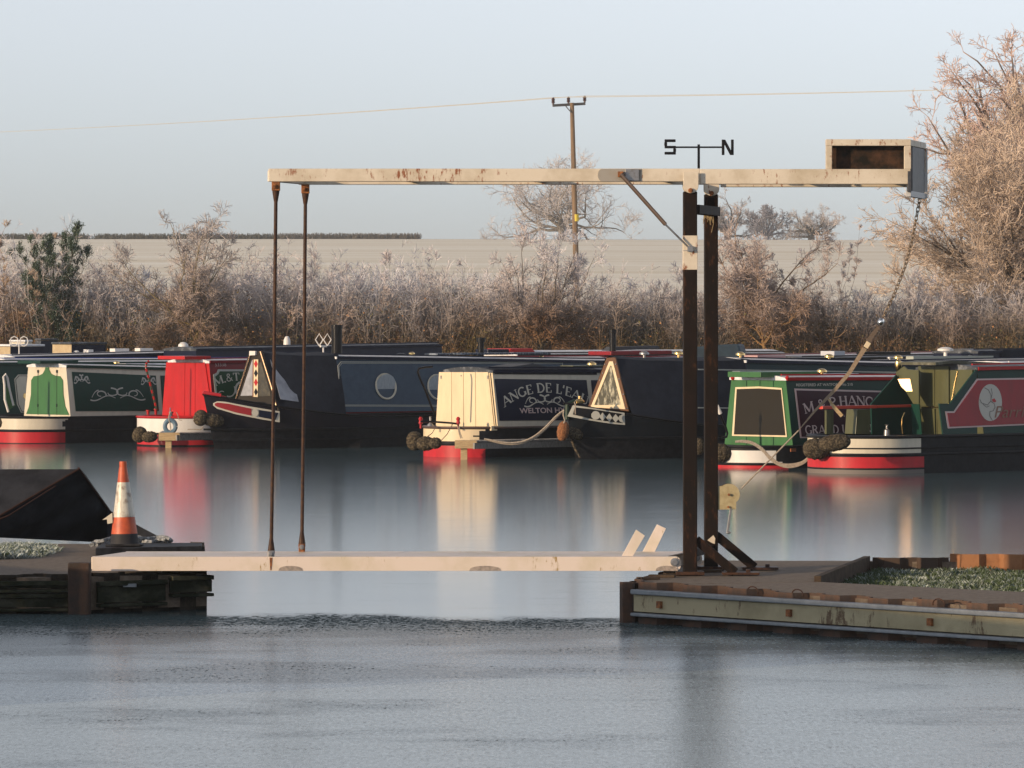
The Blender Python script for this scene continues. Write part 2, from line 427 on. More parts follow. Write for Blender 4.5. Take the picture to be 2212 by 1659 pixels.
# hanging rods with sockets
for k in range(2):
    off = OFF*k
    t = FR(596, 398)+off; b = FR(586, 1196)+off
    if k: b = b+Vector((.01, 0, .02))
    q = MB(); q.tube([L_(t-Vector((0, 0, .10))), L_(t*.5+b*.5+Vector((.004, 0, 0))), L_(b+Vector((0, 0, .05)))], .017, 10)
    rod = q.build('hanger_rod', M_RODS, br, smooth=True)
    for dy in (-.035, .035): q = MB(); q.box(L_(t+Vector((0, dy, -.005))), (.075, .014, .11)); q.build('clevis', M_RUST, rod, bev=.004)
    q = MB(); q.lathe([(.02, 0), (.02, .022), (.01, .024), (.01, .04)], L_(t+Vector((-.012, -.042, -.02))), 10, (0, -1, 0)); q.build('bolt', M_RUST, rod, smooth=True)
    q = MB(); q.tube([L_(t-Vector((0, 0, .03))), L_(t-Vector((0, 0, .07))), L_(t-Vector((.001, 0, .16)))], [.034, .034, .019], 12); q.build('socket', M_RODS, rod, smooth=True)
    q = MB(); q.tube([L_(b+Vector((0, 0, .14))), L_(b+Vector((0, 0, .03))), L_(b)], [.018, .034, .034], 12); q.build('socket', M_RODS, rod, smooth=True)
    q = MB(); q.box(L_(b+Vector((0, -.01, -.02))), (.06, .07, .10)); q.build('clevis', M_STEEL if not k else M_RUST, rod, bev=.004)
    q = MB(); q.lathe([(.024, 0), (.024, .018), (.012, .02), (.012, .04)], L_(b+Vector((0, -.046, .0))), 10, (0, -1, 0)); q.build('bolt', M_STEEL, rod, smooth=True)
# lower deck: two beams and plates
for k in range(2):
    off = OFF*k
    q = MB(); rectbar(q, 200, 1202, 1462, 1232.5, .10, off)
    # rounded hinge end
    pts = [FR(1461, 1202.2), *[FR(1461+10*math.sin(math.pi*i/8), 1217.2-15*math.cos(math.pi*i/8)) for i in range(9)], FR(1461, 1232.3)]
    q.prism([L_(v+off+Vector((0, .045, 0))) for v in pts], (0, -.09, 0))
    q.build('deck_beam', M_WHITE2, br, bev=.006)
    q = MB(); q.lathe([(.04, 0), (.04, .012), (.026, .013), (.026, .035)], L_(FR(1457, 1214)+off+Vector((0, -.05, 0))), 14, (0, -1, 0)); q.build('bolt', M_STEEL, br, smooth=True)
xe = np.linspace(203, 1440, 9)
for i in range(8):
    a = FR(xe[i]+.7, 1202.3)+Vector((0, .052, 0)); b = FR(xe[i+1]-.7, 1202.3)+Vector((0, .052, 0)); o = OFF*.885
    q = MB(); q.prism([L_(a), L_(b), L_(b+o), L_(a+o)], (0, 0, -.012)); q.build('deck_plate', M_WHITE2, br, bev=.002)
q = MB(); q.bar(L_(FR(203, 1217)+Vector((0, .05, 0))), L_(FR(203, 1217)+OFF-Vector((0, .05, 0))), .06, .11); q.build('cross_member', M_WHITE2, br)
# grey scuffs under the beam edge
MS = mat('scuffed_grey_steel', (.22, .19, .17), .6, col2=(.36, .30, .26), scale=30)
for cx, hw in ((628, 26), (1048, 34), (1440, 24)):
    q = MB(); pts = [FR(cx+hw*math.cos(math.pi*i/10), 1232.6-11*math.sin(math.pi*i/10)**.7) for i in range(11)]
    q.prism([L_(v+Vector((0, -.0505, 0))) for v in pts], (0, -.004, 0)); q.build('scuff_patch', MS, br)
q = MB(); q.prism([L_(FR(x, y, -.0505)) for x, y in ((583, 1204), (589, 1204), (588, 1220), (586.5, 1231), (584.5, 1231), (583.5, 1218))], (0, -.003, 0)); q.build('rust_run', M_RUST, br)
# slanted stops on the deck
for k, pts in enumerate((((1343, 1201), (1367.5, 1201), (1393, 1157), (1374, 1144)), ((1387, 1193), (1414, 1193), (1438.5, 1141.5), (1419, 1132.5)))):
    q = MB(); yy = YF+.03+.9*k
    q.prism([L_(PT(x, y, yy)) for x, y in pts], (0, -.012, 0)); q.build('stop_plate', M_WHITE2, br, bev=.002)
# counterweight box
bx = OFF*.9
def boxbar(x0, y0, x1, y1, o, nm='box_frame'):
    q = MB(); rectbar(q, x0, y0, x1, y1, .06, o); return q.build(nm, M_WHITE, cw, bev=.004)
q = MB()
a, b = FR(1798, 303), FR(1958, 364)
q.prism([L_(v) for v in ((a.x, a.y+.10, a.z), (b.x+.02, a.y+.10, a.z), (b.x+.02, a.y+.10, b.z), (a.x, a.y+.10, b.z))], Vector((.12, .55, 0)))
cw = q.build('counterweight', mat('dark_rusty_plate', (.012, .011, .009), .7, col2=(.085, .042, .024), scale=7, thr=(.42, .75), bump=.4, bscale=30), br)
for o in (Vector((0, 0, 0)), bx):
    boxbar(1783.7, 301, 1967.5, 315, o); boxbar(1783.7, 315.2, 1797, 365.3, o); boxbar(1953, 315.2, 1967.5, 365.3, o)
for x, y in ((1790, 308), (1961, 308)):
    q = MB(); q.bar(L_(FR(x, y)+Vector((0, .032, 0))), L_(FR(x, y)+bx-Vector((0, .032, 0))), .058, .058); q.build('box_frame', M_WHITE, cw, bev=.004)
# end face: dark plate in a pale frame reaching below the beams
a = FR(1967.9, 316); b = FR(1967.9, 412)
q = MB(); q.prism([L_(a+bx*.10), L_(a+bx*.92), L_(b+bx*.92), L_(b+bx*.10)], (-.02, 0, 0)); q.build('end_plate', M_DARKROOF if False else mat('slate_grey_steel', (.03, .035, .045), .5, col2=(.06, .06, .07), scale=12), cw)
q = MB(); q.prism([L_(b+bx*.0), L_(b+bx), L_(b+bx+Vector((0, 0, -.055))), L_(b+Vector((0, 0, -.055)))], (-.05, 0, 0)); q.build('end_frame', mat('pale_grey_paint', (.5, .5, .5), .5), cw, bev=.004)
q = MB(); c = FR(1967.9, 365)+bx; q.box(L_(c+Vector((0, .0, -.02))), (.03, .05, .46)); q.build('end_frame', mat('pale_grey_paint', (.5, .5, .5), .5), cw, bev=.004)
q = MB(); rectbar(q, 1959.5, 370, 1967.8, 415, .115); q.build('end_bracket', mat('slate_grey_steel', (.03, .035, .045), .5), cw, bev=.003)
q = MB(); a = FR(1800, 403); b = FR(1960, 403)
# ------------------------------------------------------------------ compass letters
cs = empty('compass_sign', FR(1509.3, 364), 0, 'black metal compass letters S and N on a thin rod above the white beam', 'sign')
CO = Vector(cs.location)
def cl(x, y): return FR(x, y)-CO
q = MB(); q.box((cl(1509.3, 338)), (.023, .023, abs(cl(0, 312).z-cl(0, 364).z))); q.build('upright', M_BLACK, cs)
q = MB(); q.tube([cl(1458, 318), cl(1562, 318)], .008, 8); q.build('rod', M_BLACK, cs)
def blockletter(name, segs):
    q = MB()
    for (x0, y0, x1, y1, w_) in segs:
        q.bar(cl(x0, y0), cl(x1, y1), .03, w_*u1, up=Vector((0, 0, 1)) if abs(x1-x0) > .5 else Vector((1, 0, 0)))
    return q.build(name, M_BLACK, cs, bev=.004)
blockletter('letter_s', [(1435.5, 304, 1459.5, 304, 6), (1438, 307.2, 1438, 315, 6.4), (1435.5, 317.8, 1460, 317.8, 5.5), (1457.3, 320.7, 1457.3, 328, 6.4), (1435.5, 331, 1460, 331, 6)])
blockletter('letter_n', [(1562, 301.5, 1562, 335, 6), (1582, 301.5, 1582, 335, 6)])
q = MB(); q.prism([cl(x, y) for x, y in ((1559.5, 302), (1566.5, 302), (1584, 335), (1577, 335))], (0, -.028, 0)); q.build('letter_n_diagonal', M_BLACK, cs)

# ------------------------------------------------------------------ winch, cable, strap, chain
q = MB(); yw = YF+.9-.02
wn = empty('winch', PT(1552, 1075, yw), 0, 'cream painted hand winch bolted to the rear black post', 'winch'); WO = Vector(wn.location)
def wv(x, y): return (1395.2+.19112*x, 983+.19112*y)
def wp(x, y, dy=0): a = wv(x, y); return PT(a[0], a[1], yw)+Vector((0, dy, 0))-WO
pts = [(812, 352), (866, 346)]+[(935+125*math.cos(t), 445+122*math.sin(t)) for t in np.linspace(-2.1, .55, 12)]+[(1018, 530), (1016, 612), (815, 616)]
for dy in (-.035, .04):
    q = MB(); q.prism([wp(x, y, dy) for x, y in pts], (0, -.006, 0)); q.build('side_plate', mat('dull_cream_winch', (.40, .34, .20), .6, col2=(.32, .26, .14), scale=20) if dy < 0 else M_RUST, wn, bev=.001)
q = MB(); q.tube([wp(935, 445, -.034), wp(935, 445, .04)], .052, 16); q.build('drum', M_ROPE, wn, smooth=True)
q = MB(); q.tube([wp(935, 445, -.045), wp(935, 445, -.065)], .012, 8); q.tube([wp(928, 585, -.045), wp(928, 585, -.06)], .01, 8); q.build('bolt', M_RUST, wn, smooth=True)
q = MB(); q.bar(wp(958, 600, -.055), wp(918, 885, -.055), .012, .022, up=Vector((1, 0, 0))); q.tube([wp(918, 878, -.055), wp(955, 868, -.055)], .010, 8); q.build('crank_handle', M_STEEL, wn, bev=.002)
yc = YF+.86
ca = MB(); ca.tube([PT(1602, 1055, yc), PT(1725, 930, yc)], .0075, 6)
tag(ca.build('winch_cable', M_ROPE), 'thin pale cable running up from the winch drum to the lower end of the strap', 'cable')
def ribbon_pts(path, wds):
    q = MB(); out = []
    for i, (p, wd) in enumerate(zip(path, wds)):
        t = Vector(path[min(i+1, len(path)-1)])-Vector(path[max(i-1, 0)]); nrm = Vector((t[1], -t[0])).normalized() if False else Vector((-t[1], t[0])).normalized()
        out.append((p[0]+nrm[0]*wd/2, p[1]+nrm[1]*wd/2, p[0]-nrm[0]*wd/2, p[1]-nrm[1]*wd/2))
    vs = []
    for a in out:
        for dy in (0, .006):
            vs.append(PT(a[0], a[1], yc)+Vector((0, dy, 0))); vs.append(PT(a[2], a[3], yc)+Vector((0, dy, 0)))
    fs = []
    for i in range(len(out)-1):
        b = i*4; fs += [(b, b+1, b+5, b+4), (b+3, b+2, b+6, b+7), (b+1, b+3, b+7, b+5), (b+2, b, b+4, b+6)]
    fs += [(0, 2, 3, 1), (len(vs)-4, len(vs)-3, len(vs)-1, len(vs)-2)]
    q.add(vs, fs); return q
M_STRAP = mat('brown_webbing', (.22, .16, .11), .8, col2=(.3, .23, .16), scale=50)
sp = ribbon_pts([(1724, 931), (1760, 888), (1800, 846), (1835, 805), (1868, 752)], [1.5, 5, 7, 8.5, 10]).build('webbing_strap', M_STRAP)
tag(sp, 'brown webbing strap stretched between the winch cable and the chain of the counterweight', 'strap')
q = ribbon_pts([(1790, 862), (1802, 880), (1819, 899)], [4, 8, 8]); q.build('strap_tail', M_WOOD, sp)
q = MB(); a = PT(1873.5, 745, yc); q.box(a, (.045, .03, .06), Matrix.Rotation(math.radians(-32), 3, 'Y').inverted()); q.build('buckle', M_CREAM, sp, bev=.003)
q = ribbon_pts([(1874, 740), (1886, 722), (1898, 706)], [11, 10, 7]); q.build('strap_loop', mat('dark_webbing', (.11, .08, .06), .8), sp)
path = [(1988, 424), (1981, 462), (1970, 520), (1955, 575), (1932, 635), (1906, 688)]
wpnt = [PT(x, y, yc) for x, y in path]
def along(pts, step):
    out = []; acc = 0; nxt = 0
    for a, b in zip(pts[:-1], pts[1:]):
        L = (b-a).length
        while nxt <= acc+L:
            out.append((a.lerp(b, (nxt-acc)/L), (b-a).normalized())); nxt += step
        acc += L
    return out
ch = empty('chain', wpnt[0], 0, 'rusty steel chain hanging slackly from the end of the counterweight box', 'chain')
lk = MB(); R1, R2 = .023, .0055; ln = .014
ring = [(R1*.62*math.cos(t), R1*math.sin(t)+(ln*.5 if math.sin(t) > 0 else -ln*.5)) for t in np.linspace(0, 2*math.pi, 13)[:-1]]
vs = []; nn = 5
for i, (x, z) in enumerate(ring):
    a = math.atan2(z, x)
    for j in range(nn):
        t = 2*math.pi*j/nn; vs.append((x+R2*math.cos(t)*math.cos(a), R2*math.sin(t), z+R2*math.cos(t)*math.sin(a)))
lk.add(vs, [(i*nn+j, i*nn+(j+1) % nn, ((i+1) % 12)*nn+(j+1) % nn, ((i+1) % 12)*nn+j) for i in range(12) for j in range(nn)])
M_CHAIN = mat('rusty_chain', (.12, .08, .05), .55, .5, col2=(.3, .24, .18), scale=60)
first = None
for i, (p, d) in enumerate(along(wpnt, .042)):
    if first is None: first = o = lk.build('link', M_CHAIN, ch, smooth=True)
    else: o = first.copy(); C.objects.link(o)
    rot = d.to_track_quat('Z', 'Y').to_matrix().to_4x4() @ Matrix.Rotation(math.radians(90*(i % 2)+35+random.uniform(-15, 15)), 4, 'Z')
    o.matrix_local = Matrix.Translation(p-wpnt[0]) @ rot
sh = MB(); a = PT(1903, 695, yc); sh.lathe([(.012, -.035), (.026, -.02), (.03, 0), (.026, .02), (.012, .035)], a-wpnt[0], 12, (.5, 0, 1)); sh.build('shackle', M_SHINE, ch, smooth=True)
q = MB()
for i in range(26):
    x = random.uniform(1521, 1543); y0 = random.uniform(457, 466); l = random.uniform(8, 26)
    if i == 0: x, y0, l = 1541, 462, 40
    a = PT(x, y0, YF+.80); b = PT(x+random.uniform(-3, 3), y0+l*.5, YF+.79); c = PT(x+random.uniform(-5, 5), y0+l, YF+.8)
    q.tube([a, b, c], .0035, 3)
tag(q.build('straw_wisps', mat('straw', (.42, .32, .18), .9)), 'wisps of straw hanging from the crossbar between the black posts', 'straw')

# ------------------------------------------------------------------ quays with sheet piling
M_QTOP = mat('brown_gravel_quay', (.105, .078, .055), .9, col2=(.16, .125, .095), scale=16, detail=10, bump=.5, bscale=70)
M_PILE = mat('rusty_sheet_pile', (.10, .05, .03), .85, col2=(.05, .035, .028), scale=9, thr=(.35, .65), bump=.4, bscale=60)
M_GALV = mat('galvanised_rail', (.16, .18, .2), .5, .2, col2=(.26, .28, .30), scale=10, thr=(.3, .7))
M_WALE = rusty('dirty_cream_steel', (.36, .31, .19), rust=(.09, .05, .02), dirt=(.2, .17, .09), amt=.60, scale=6)
M_MOSS = mat('mossy_beam', (.016, .020, .012), .95, col2=(.10, .095, .07), scale=5, thr=(.45, .75), stretch=(.5, 1, 1), bump=.8, bscale=14, spec=.15)
def pile_mesh(pitch, depth, z0, z1):
    q = MB(); prof = [(0, depth), (pitch*.16, depth), (pitch*.29, 0), (pitch*.71, 0), (pitch*.84, depth), (pitch, depth)]
    vs = [(x, y, z) for z in (z0, z1) for x, y in prof]+[(x, y+.014, z) for z in (z0, z1) for x, y in prof]
    k = 6; fs = []
    for i in range(k-1):
        fs += [(i, i+1, k+i+1, k+i), (2*k+i+1, 2*k+i, 3*k+i, 3*k+i+1), (k+i, k+i+1, 3*k+i+1, 3*k+i)]
    q.add(vs, fs); return q
def pile_row(a, b, parent, pitch=.54, depth=.13, z0=-.4, z1=.35, m=None, lift=.02):
    a = Vector(a); b = Vector(b); d = b-a; L = d.length; n = max(1, round(L/pitch)); first = None
    ang = math.atan2(d.y, d.x); pm = pile_mesh(L/n, depth, z0, z1)
    for i in range(n):
        if first is None: first = o = pm.build('sheet_pile', m or M_PILE, parent)
        else: o = first.copy(); C.objects.link(o)
        p = a+d*(i/n); o.location = (p.x-parent.location.x, p.y-parent.location.y, random.uniform(-.006, lift)-parent.location.z); o.rotation_euler = (0, 0, ang)
def rail(a, b, parent, zc, hgt, out, name, m_top, m_web, proud=.07):
    """channel beam along the piles"""
    a = Vector((a[0], a[1], zc)); b = Vector((b[0], b[1], zc)); d = (b-a).normalized(); o = Vector((d.y, -d.x, 0))
    P = Vector(parent.location)
    q = MB(); t = .02
    q.bar(a+o*(proud*.35)-P, b+o*(proud*.35)-P, .03, hgt-.05); w_ = q.build(name, m_web, parent, bev=.003)
    for s in (1, -1):
        q = MB(); q.bar(a+o*(proud*.55)+Vector((0, 0, s*hgt*.5))-P, b+o*(proud*.55)+Vector((0, 0, s*hgt*.5))-P, proud+.02, .042 if s > 0 else .03)
        q.build('flange', m_top, w_, bev=.008)
    return w_
QZ = .34
# right quay
A = PZ(1352, 1262, QZ); A2 = PZ(1380, 1249, QZ); A3 = PZ(1418, 1240, QZ); A4 = PZ(1452, 1222, QZ); A5 = PZ(1478, 1208, QZ)
Bf = PZ(2212, 1313.5, QZ); Bf = A+(Bf-A)*1.9; Bk = PZ(2700, 1209, QZ)
b1 = PZ(1766, 1254, QZ); b2 = PZ(1873, 1210, QZ); b3 = PZ(2700, 1214, QZ); b4 = PZ(2700, 1300, QZ)
rq = empty('right_quay', (0, 0, 0), 0, 'brown gravel topped quay edged with rusty sheet piles carrying the black posts', None, None, 'structure')
rq.location = A; RO = Vector(A)
def top_slab(name, poly, parent, m, z, th=.05):
    q = MB(); O = Vector(parent.location); q.prism([Vector((p[0], p[1], z))-O for p in poly], (0, 0, -th)); return q.build(name, m, parent)
inner = lambda p, v: Vector((p.x+v[0], p.y+v[1], p.z))
top_slab('gravel_top', [inner(A, (.14, .1)), Bf, b4, b1], rq, M_QTOP, QZ-.012, .3)
top_slab('gravel_top', [inner(A, (.14, .1)), b1, b2, inner(A5, (0, 0)), A4, A3, A2], rq, M_QTOP, QZ-.010, .3)
top_slab('gravel_top', [b2, b3, Bk, A5], rq, M_QTOP, QZ-.014, .3)
top_slab('earth_bed', [b1, b4, b3, b2], rq, mat('dark_earth', (.03, .035, .02), .95, col2=(.055, .05, .035), scale=8, bump=.6, bscale=40), QZ-.11, .2)
q = MB(); q.bar(b1-RO+Vector((0, 0, -.03)), b2-RO+Vector((0, 0, -.03)), .06, .14); q.build('kerb_board', mat('dark_brown_board', (.04, .028, .02), .85, col2=(.07, .05, .035), scale=10), rq)
pile_row(A, Bf, rq); 
pile_row(Vector((A.x, A.y+.0, 0)), Vector((A.x, A.y, 0))+Vector((.01, -.01, 0)), rq) if False else None
for p0, p1 in ((A5, A4), (A4, A3), (A3, A2), (A2, A)): pile_row(p0, p1, rq, .5, .08)
dA = (Bf-A).normalized()
wl = rail(A+dA*.14, Bf, rq, .182, .20, 1, 'fender_rail', M_GALV, M_WALE)
for x, y in ((1433, 1307), (1714, 1330), (2018, 1349)):
    # bolts on the web, placed by distance along the face
    t = ((x-1352)/(2212-1352))*(PZ(2212, 1313.5, QZ)-A).length
    t = 0
    best = min(np.linspace(0, 6, 300), key=lambda tt: abs((lambda p: 1106+p.x/p.y*F)(A+dA*tt)-x)); p = A+dA*best; p.z = .182
    q = MB(); q.box(p-RO+Vector((dA.y, -dA.x, 0))*.045, (.05, .05, .06), Matrix.Rotation(math.atan2(dA.y, dA.x), 3, 'Z')); q.build('bolt', M_RUST, wl)
q = MB(); q.box(A-RO+Vector((-.0, .0, -.36)), (.09, .09, .76), Matrix.Rotation(.3, 3, 'Z')); q.build('corner_post', M_PILE, rq, bev=.004)
for x, y in ((1625.7, 1277), (1722.6, 1283), (2027.7, 1304)):
    q = MB(); c = PZ(x, y, QZ)-RO; q.tube([c+Vector((math.cos(t)*.045, math.cos(t)*-.045, .045*math.sin(t)-.005)) for t in np.linspace(-.3, math.pi+.3, 12)], .006, 6); q.build('mooring_ring', M_RODS, rq, smooth=True)
# raised piling along the back edge
r0 = PZ(1885, 1211, QZ); r1 = PZ(2050, 1211.5, QZ); r2 = PZ(2700, 1219, QZ)
pile_row(Vector((r0.x, r0.y, 0)), Vector((r1.x, r1.y, 0)), rq, .4, .07, .0, .37, mat('dark_brown_pile', (.05, .03, .02), .85), 0)
pile_row(Vector((r1.x, r1.y, 0)), Vector((r2.x, r2.y, 0)), rq, .42, .07, .0, .41, mat('orange_rust_pile', (.27, .12, .05), .85, col2=(.2, .08, .03), scale=10, thr=(.5, .7)), 0)
# left quay
C0 = PZ(-700, 1251, QZ); C1 = PZ(200, 1244.5, QZ); C2 = PZ(447, 1237, QZ); C3 = PZ(441, 1173, QZ); C4 = PZ(-700, 1172, QZ)
lq = empty('left_quay', C1, 0, 'brown topped quay with dark mossy fender beams at the left end of the bridge', None, None, 'structure'); LO = Vector(C1)
top_slab('gravel_top', [C0, C1, C2, C3, C4], lq, M_QTOP, QZ-.01, .3)
f = Vector((0, .02, 0))
M_PILED = mat('dark_wet_sheet_pile', (.022, .018, .014), .8, col2=(.05, .04, .03), scale=9, thr=(.4, .7))
pile_row(C0, C1, lq, m=M_PILED); pile_row(C1, C2, lq, .4, m=M_PILED); pile_row(C2, C3, lq, m=M_PILED)
rail(C0, C1+Vector((-.22, 0, 0)), lq, .245, .07, 1, 'fender_rail', M_MOSS, M_MOSS, .09)
rail(C0, C1+Vector((-.22, 0, 0)), lq, .10, .13, 1, 'fender_rail', M_MOSS, M_MOSS, .06)
q = MB(); q.box(C1-LO+Vector((-.11, -.10, -.20)), (.20, .16, .66)); q.build('fender_post', mat('dark_rusty_post', (.055, .028, .018), .85, col2=(.03, .02, .015), scale=6, bump=.3), lq, bev=.01)
rail(C1+Vector((.03, 0, 0)), C1.lerp(C2, .62), lq, .17, .20, 1, 'fender_rail', M_MOSS, M_MOSS, .07)
rail(C1.lerp(C2, .66), C2+Vector((.03, 0, 0)), lq, .22, .16, 1, 'fender_rail', M_MOSS, M_MOSS, .08)
q = MB(); q.box(C1.lerp(C2, .33)-LO+Vector((0, -.09, -.09)), (.12, .05, .03)); q.build('frost_ledge', M_GALV, lq)
# debris by the post foot
for x, y, l, a in ((1470, 1243, .3, .2), (1430, 1247, .24, -.15), (1520, 1236, .36, .1), (1400, 1252, .18, .4)):
    q = MB(); q.box((0, 0, .012), (l, .12, .022)); o = q.build('board', mat('dark_brown_board', (.04, .028, .02), .85)); o.location = PZ(x, y, QZ-.008); o.rotation_euler = (0, 0, a)
    tag(o, {1470: 'dark board at the very foot of the front black post', 1430: 'dark board under the hinge end of the white deck', 1520: 'dark board between the feet of the two black posts', 1400: 'small dark board nearest the broken left corner of the right quay'}[x], 'board', 'loose boards on the right quay')

# ------------------------------------------------------------------ frosted grass
def grass(name, poly, z, n, hgt, label, seed):
    g = np.random.default_rng(seed); poly = np.array([(p[0], p[1]) for p in poly]); mn, mx = poly.min(0), poly.max(0)
    pts = g.uniform(mn, mx, (n*4, 2))
    ins = np.zeros(len(pts), bool); j = len(poly)-1
    for i in range(len(poly)):
        a, b = poly[i], poly[j]
        c = ((a[1] > pts[:, 1]) != (b[1] > pts[:, 1])) & (pts[:, 0] < (b[0]-a[0])*(pts[:, 1]-a[1])/(b[1]-a[1]+1e-9)+a[0]); ins ^= c; j = i
    pts = pts[ins]; d = snoise(pts[:, 0]*6, pts[:, 1]*6, seed)
    pts = pts[d+g.normal(0, .35, len(pts)) > -.25][:n]; n = len(pts)
    a = g.uniform(0, 6.28, n); L = hgt*g.uniform(.4, 1.2, n)*(1+.5*snoise(pts[:, 0]*4, pts[:, 1]*4, 3)); ti = g.uniform(.08, .75, n)
    dx = np.cos(a); dy = np.sin(a); wd = .0022
    b0 = np.stack([pts[:, 0]-dy*wd, pts[:, 1]+dx*wd, np.full(n, z)], 1); b1_ = np.stack([pts[:, 0]+dy*wd, pts[:, 1]-dx*wd, np.full(n, z)], 1)
    md = np.stack([pts[:, 0]+dx*L*.4*ti, pts[:, 1]+dy*L*.4*ti, z+L*.6], 1); tp = np.stack([pts[:, 0]+dx*L*ti, pts[:, 1]+dy*L*ti, z+L*np.cos(ti*.8)*.9], 1)
    V = np.concatenate([b0, b1_, md, tp]); i = np.arange(n); Q = np.concatenate([np.stack([i, i+n, i+2*n], 1), np.stack([i+n, i+3*n, i+2*n], 1)])
    fr = np.clip(g.normal(.02 if seed == 3 else .55, .35, n)+.35*snoise(pts[:, 0]*3, pts[:, 1]*3, 5), 0, 1)[:, None]
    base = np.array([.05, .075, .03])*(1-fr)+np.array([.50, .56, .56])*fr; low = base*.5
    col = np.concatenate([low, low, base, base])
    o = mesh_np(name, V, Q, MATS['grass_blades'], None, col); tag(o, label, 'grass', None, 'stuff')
vcol_mat('grass_blades')
grass('frosted_grass', [b1+Vector((.08, 0, 0)), PZ(2300, 1277, QZ), PZ(2300, 1214, QZ), b2+Vector((.1, 0, 0))], QZ-.115, 26000, .06, 'frosty green grass growing in the sunken bed of the right quay', 3)
grass('frosted_grass', [PZ(-300, 1214, QZ), PZ(40, 1206, QZ), PZ(90, 1203, QZ), PZ(135, 1190, QZ), PZ(120, 1183, QZ), PZ(-300, 1179, QZ)], QZ-.01, 26000, .07, 'white frosted grass patch on the left quay below the canvas cover', 4)
for i, (x, y) in enumerate(((173, 1239), (187, 1238), (2015, 1316), (1990, 1314))):
    pass

# ------------------------------------------------------------------ slab, cone, rope coil, covered boat
sl = MB(); zt = .41
a, b = PZ(206, 1184, zt), PZ(437, 1179.5, zt); c, d = PZ(437, 1172.5, zt), PZ(222, 1172.5, zt)
sl.prism([a, b, c, d], (0, 0, -.072)); 
tag(sl.build('rubber_slab', mat('black_rubber', (.012, .012, .014), .6, col2=(.035, .037, .042), scale=8), bev=.008), 'black rubber slab lying on the left quay under the traffic cone', 'slab')
kc = PZ(267, 1180.5, zt); kc.y += .12; s_ = F/kc.y
cn = empty('traffic_cone', kc, 0, 'dirty orange and white striped traffic cone standing on the left quay', 'cone'); cn.rotation_euler = (math.radians(-1), math.radians(-1.2), 0)
def kz(y): return (1180.5-y)/s_
def band(name, y0, y1, r0, r1, m, extra=()):
    q = MB(); q.lathe([(r0, kz(y0)), *extra, (r1, kz(y1))], (0, 0, 0), 24); return q.build(name, m, cn, smooth=True)
M_OR = mat('faded_orange_plastic', (.50, .085, .02), .5, col2=(.38, .06, .02), scale=9)
q = MB(); q.box((0, 0, .012), (.36, .36, .024)); q.build('base', mat('black_rubber', (.012, .012, .014), .6), cn, bev=.01)
band('base_collar', 1179, 1154, .150, .133, mat('grey_black_rubber', (.03, .03, .034), .6), [(.142, kz(1172))])
band('lower_stripe', 1154, 1118, .1325, .1085, M_OR)
band('reflective_sleeve', 1118, 1043, .112, .062, mat('dirty_reflective_sleeve', (.55, .52, .45), .35, col2=(.26, .2, .15), scale=11, thr=(.52, .66), bump=.5, bscale=30))
band('upper_stripe', 1043, 1010, .060, .040, M_OR)
band('cone_tip', 1010, 998, .036, .036, M_OR, [(.038, kz(1004))])
q = MB(); q.prism([Vector(((x-267)/s_, -.06, kz(y))) for x, y in ((243, 1108), (221, 1123), (231, 1122), (232, 1132), (243, 1130))], (0, .004, 0)); q.build('torn_sleeve_flap', M_CREAM2, cn)
q = MB()
for (pts, ) in (([(198, 1177), (206, 1170), (222, 1167), (240, 1162), (262, 1161), (292, 1158), (318, 1163), (345, 1160), (362, 1159), (372, 1167), (352, 1171), (330, 1168), (310, 1172), (296, 1165)],), ([(202, 1175), (226, 1171), (250, 1172), (290, 1168), (300, 1160), (322, 1168), (346, 1166), (358, 1164)],), ([(210, 1176), (232, 1166), (252, 1168), (300, 1170), (325, 1171), (352, 1162), (366, 1170)],)):
    P = [PT(x, y, 47.6) for x, y in pts]; sm = []
    for i in range(len(P)-1):
        for t in (0, .33, .66):
            p0, p1, p2, p3 = P[max(i-1, 0)], P[i], P[i+1], P[min(i+2, len(P)-1)]
            sm.append(.5*((2*p1)+(p2-p0)*t+(2*p0-5*p1+4*p2-p3)*t*t+(3*p1-p0-3*p2+p3)*t**3))
    for i, v in enumerate(sm): v.y = 47.5+.12*math.sin(i*.7)
    q.tube(sm, .019, 8)
tag(q.build('rope_coil', mat('frosted_grey_rope', (.13, .14, .15), .95, col2=(.45, .47, .5), scale=25, thr=(.45, .65), bump=.7, bscale=150), smooth=True), 'frosted grey rope lying in loose loops behind the traffic cone', 'rope')
# covered boat
cb = empty('covered_boat', PZ(60, 1190, 0) if False else Vector((-5.2, 50.2, 0)), 0, 'small boat under a black tent shaped canvas cover moored at the left edge', 'boat')
KO = Vector(cb.location)
def grid_patch(a, b, c, d, nu, nv, amp, sag=0, seed=0):
    """quad patch a-b (u) to d-c (v) with soft canvas folds"""
    vs = []; nrm = (b-a).cross(d-a).normalized()
    for j in range(nv+1):
        for i in range(nu+1):
            u, v = i/nu, j/nv; p = a.lerp(b, u).lerp(d.lerp(c, u), v)
            e = math.sin(math.pi*min(max(u, 0), 1))*math.sin(math.pi*v)
            k = amp*float(snoise(u*5+seed, v*2.2+u*3, seed))*(.25+.75*e)
            if i in (0, nu) or j in (0, nv): k *= 0
            vs.append(p+nrm*(k-sag*e))
    return vs, [(j*(nu+1)+i, j*(nu+1)+i+1, (j+1)*(nu+1)+i+1, (j+1)*(nu+1)+i) for j in range(nv) for i in range(nu)]
ap = PT(170, 1013.5, 49.8); apl = PT(-420, 1013.5, 50.4); apr = PT(178, 1016, 50.3)
lb = PT(-75, 1158, 49.3); lbl = PT(-700, 1158, 50); rb = PT(236, 1106, 50.9); rb2 = PT(231, 1172, 51); lb2 = PT(-75, 1176, 49.4)
q = MB()
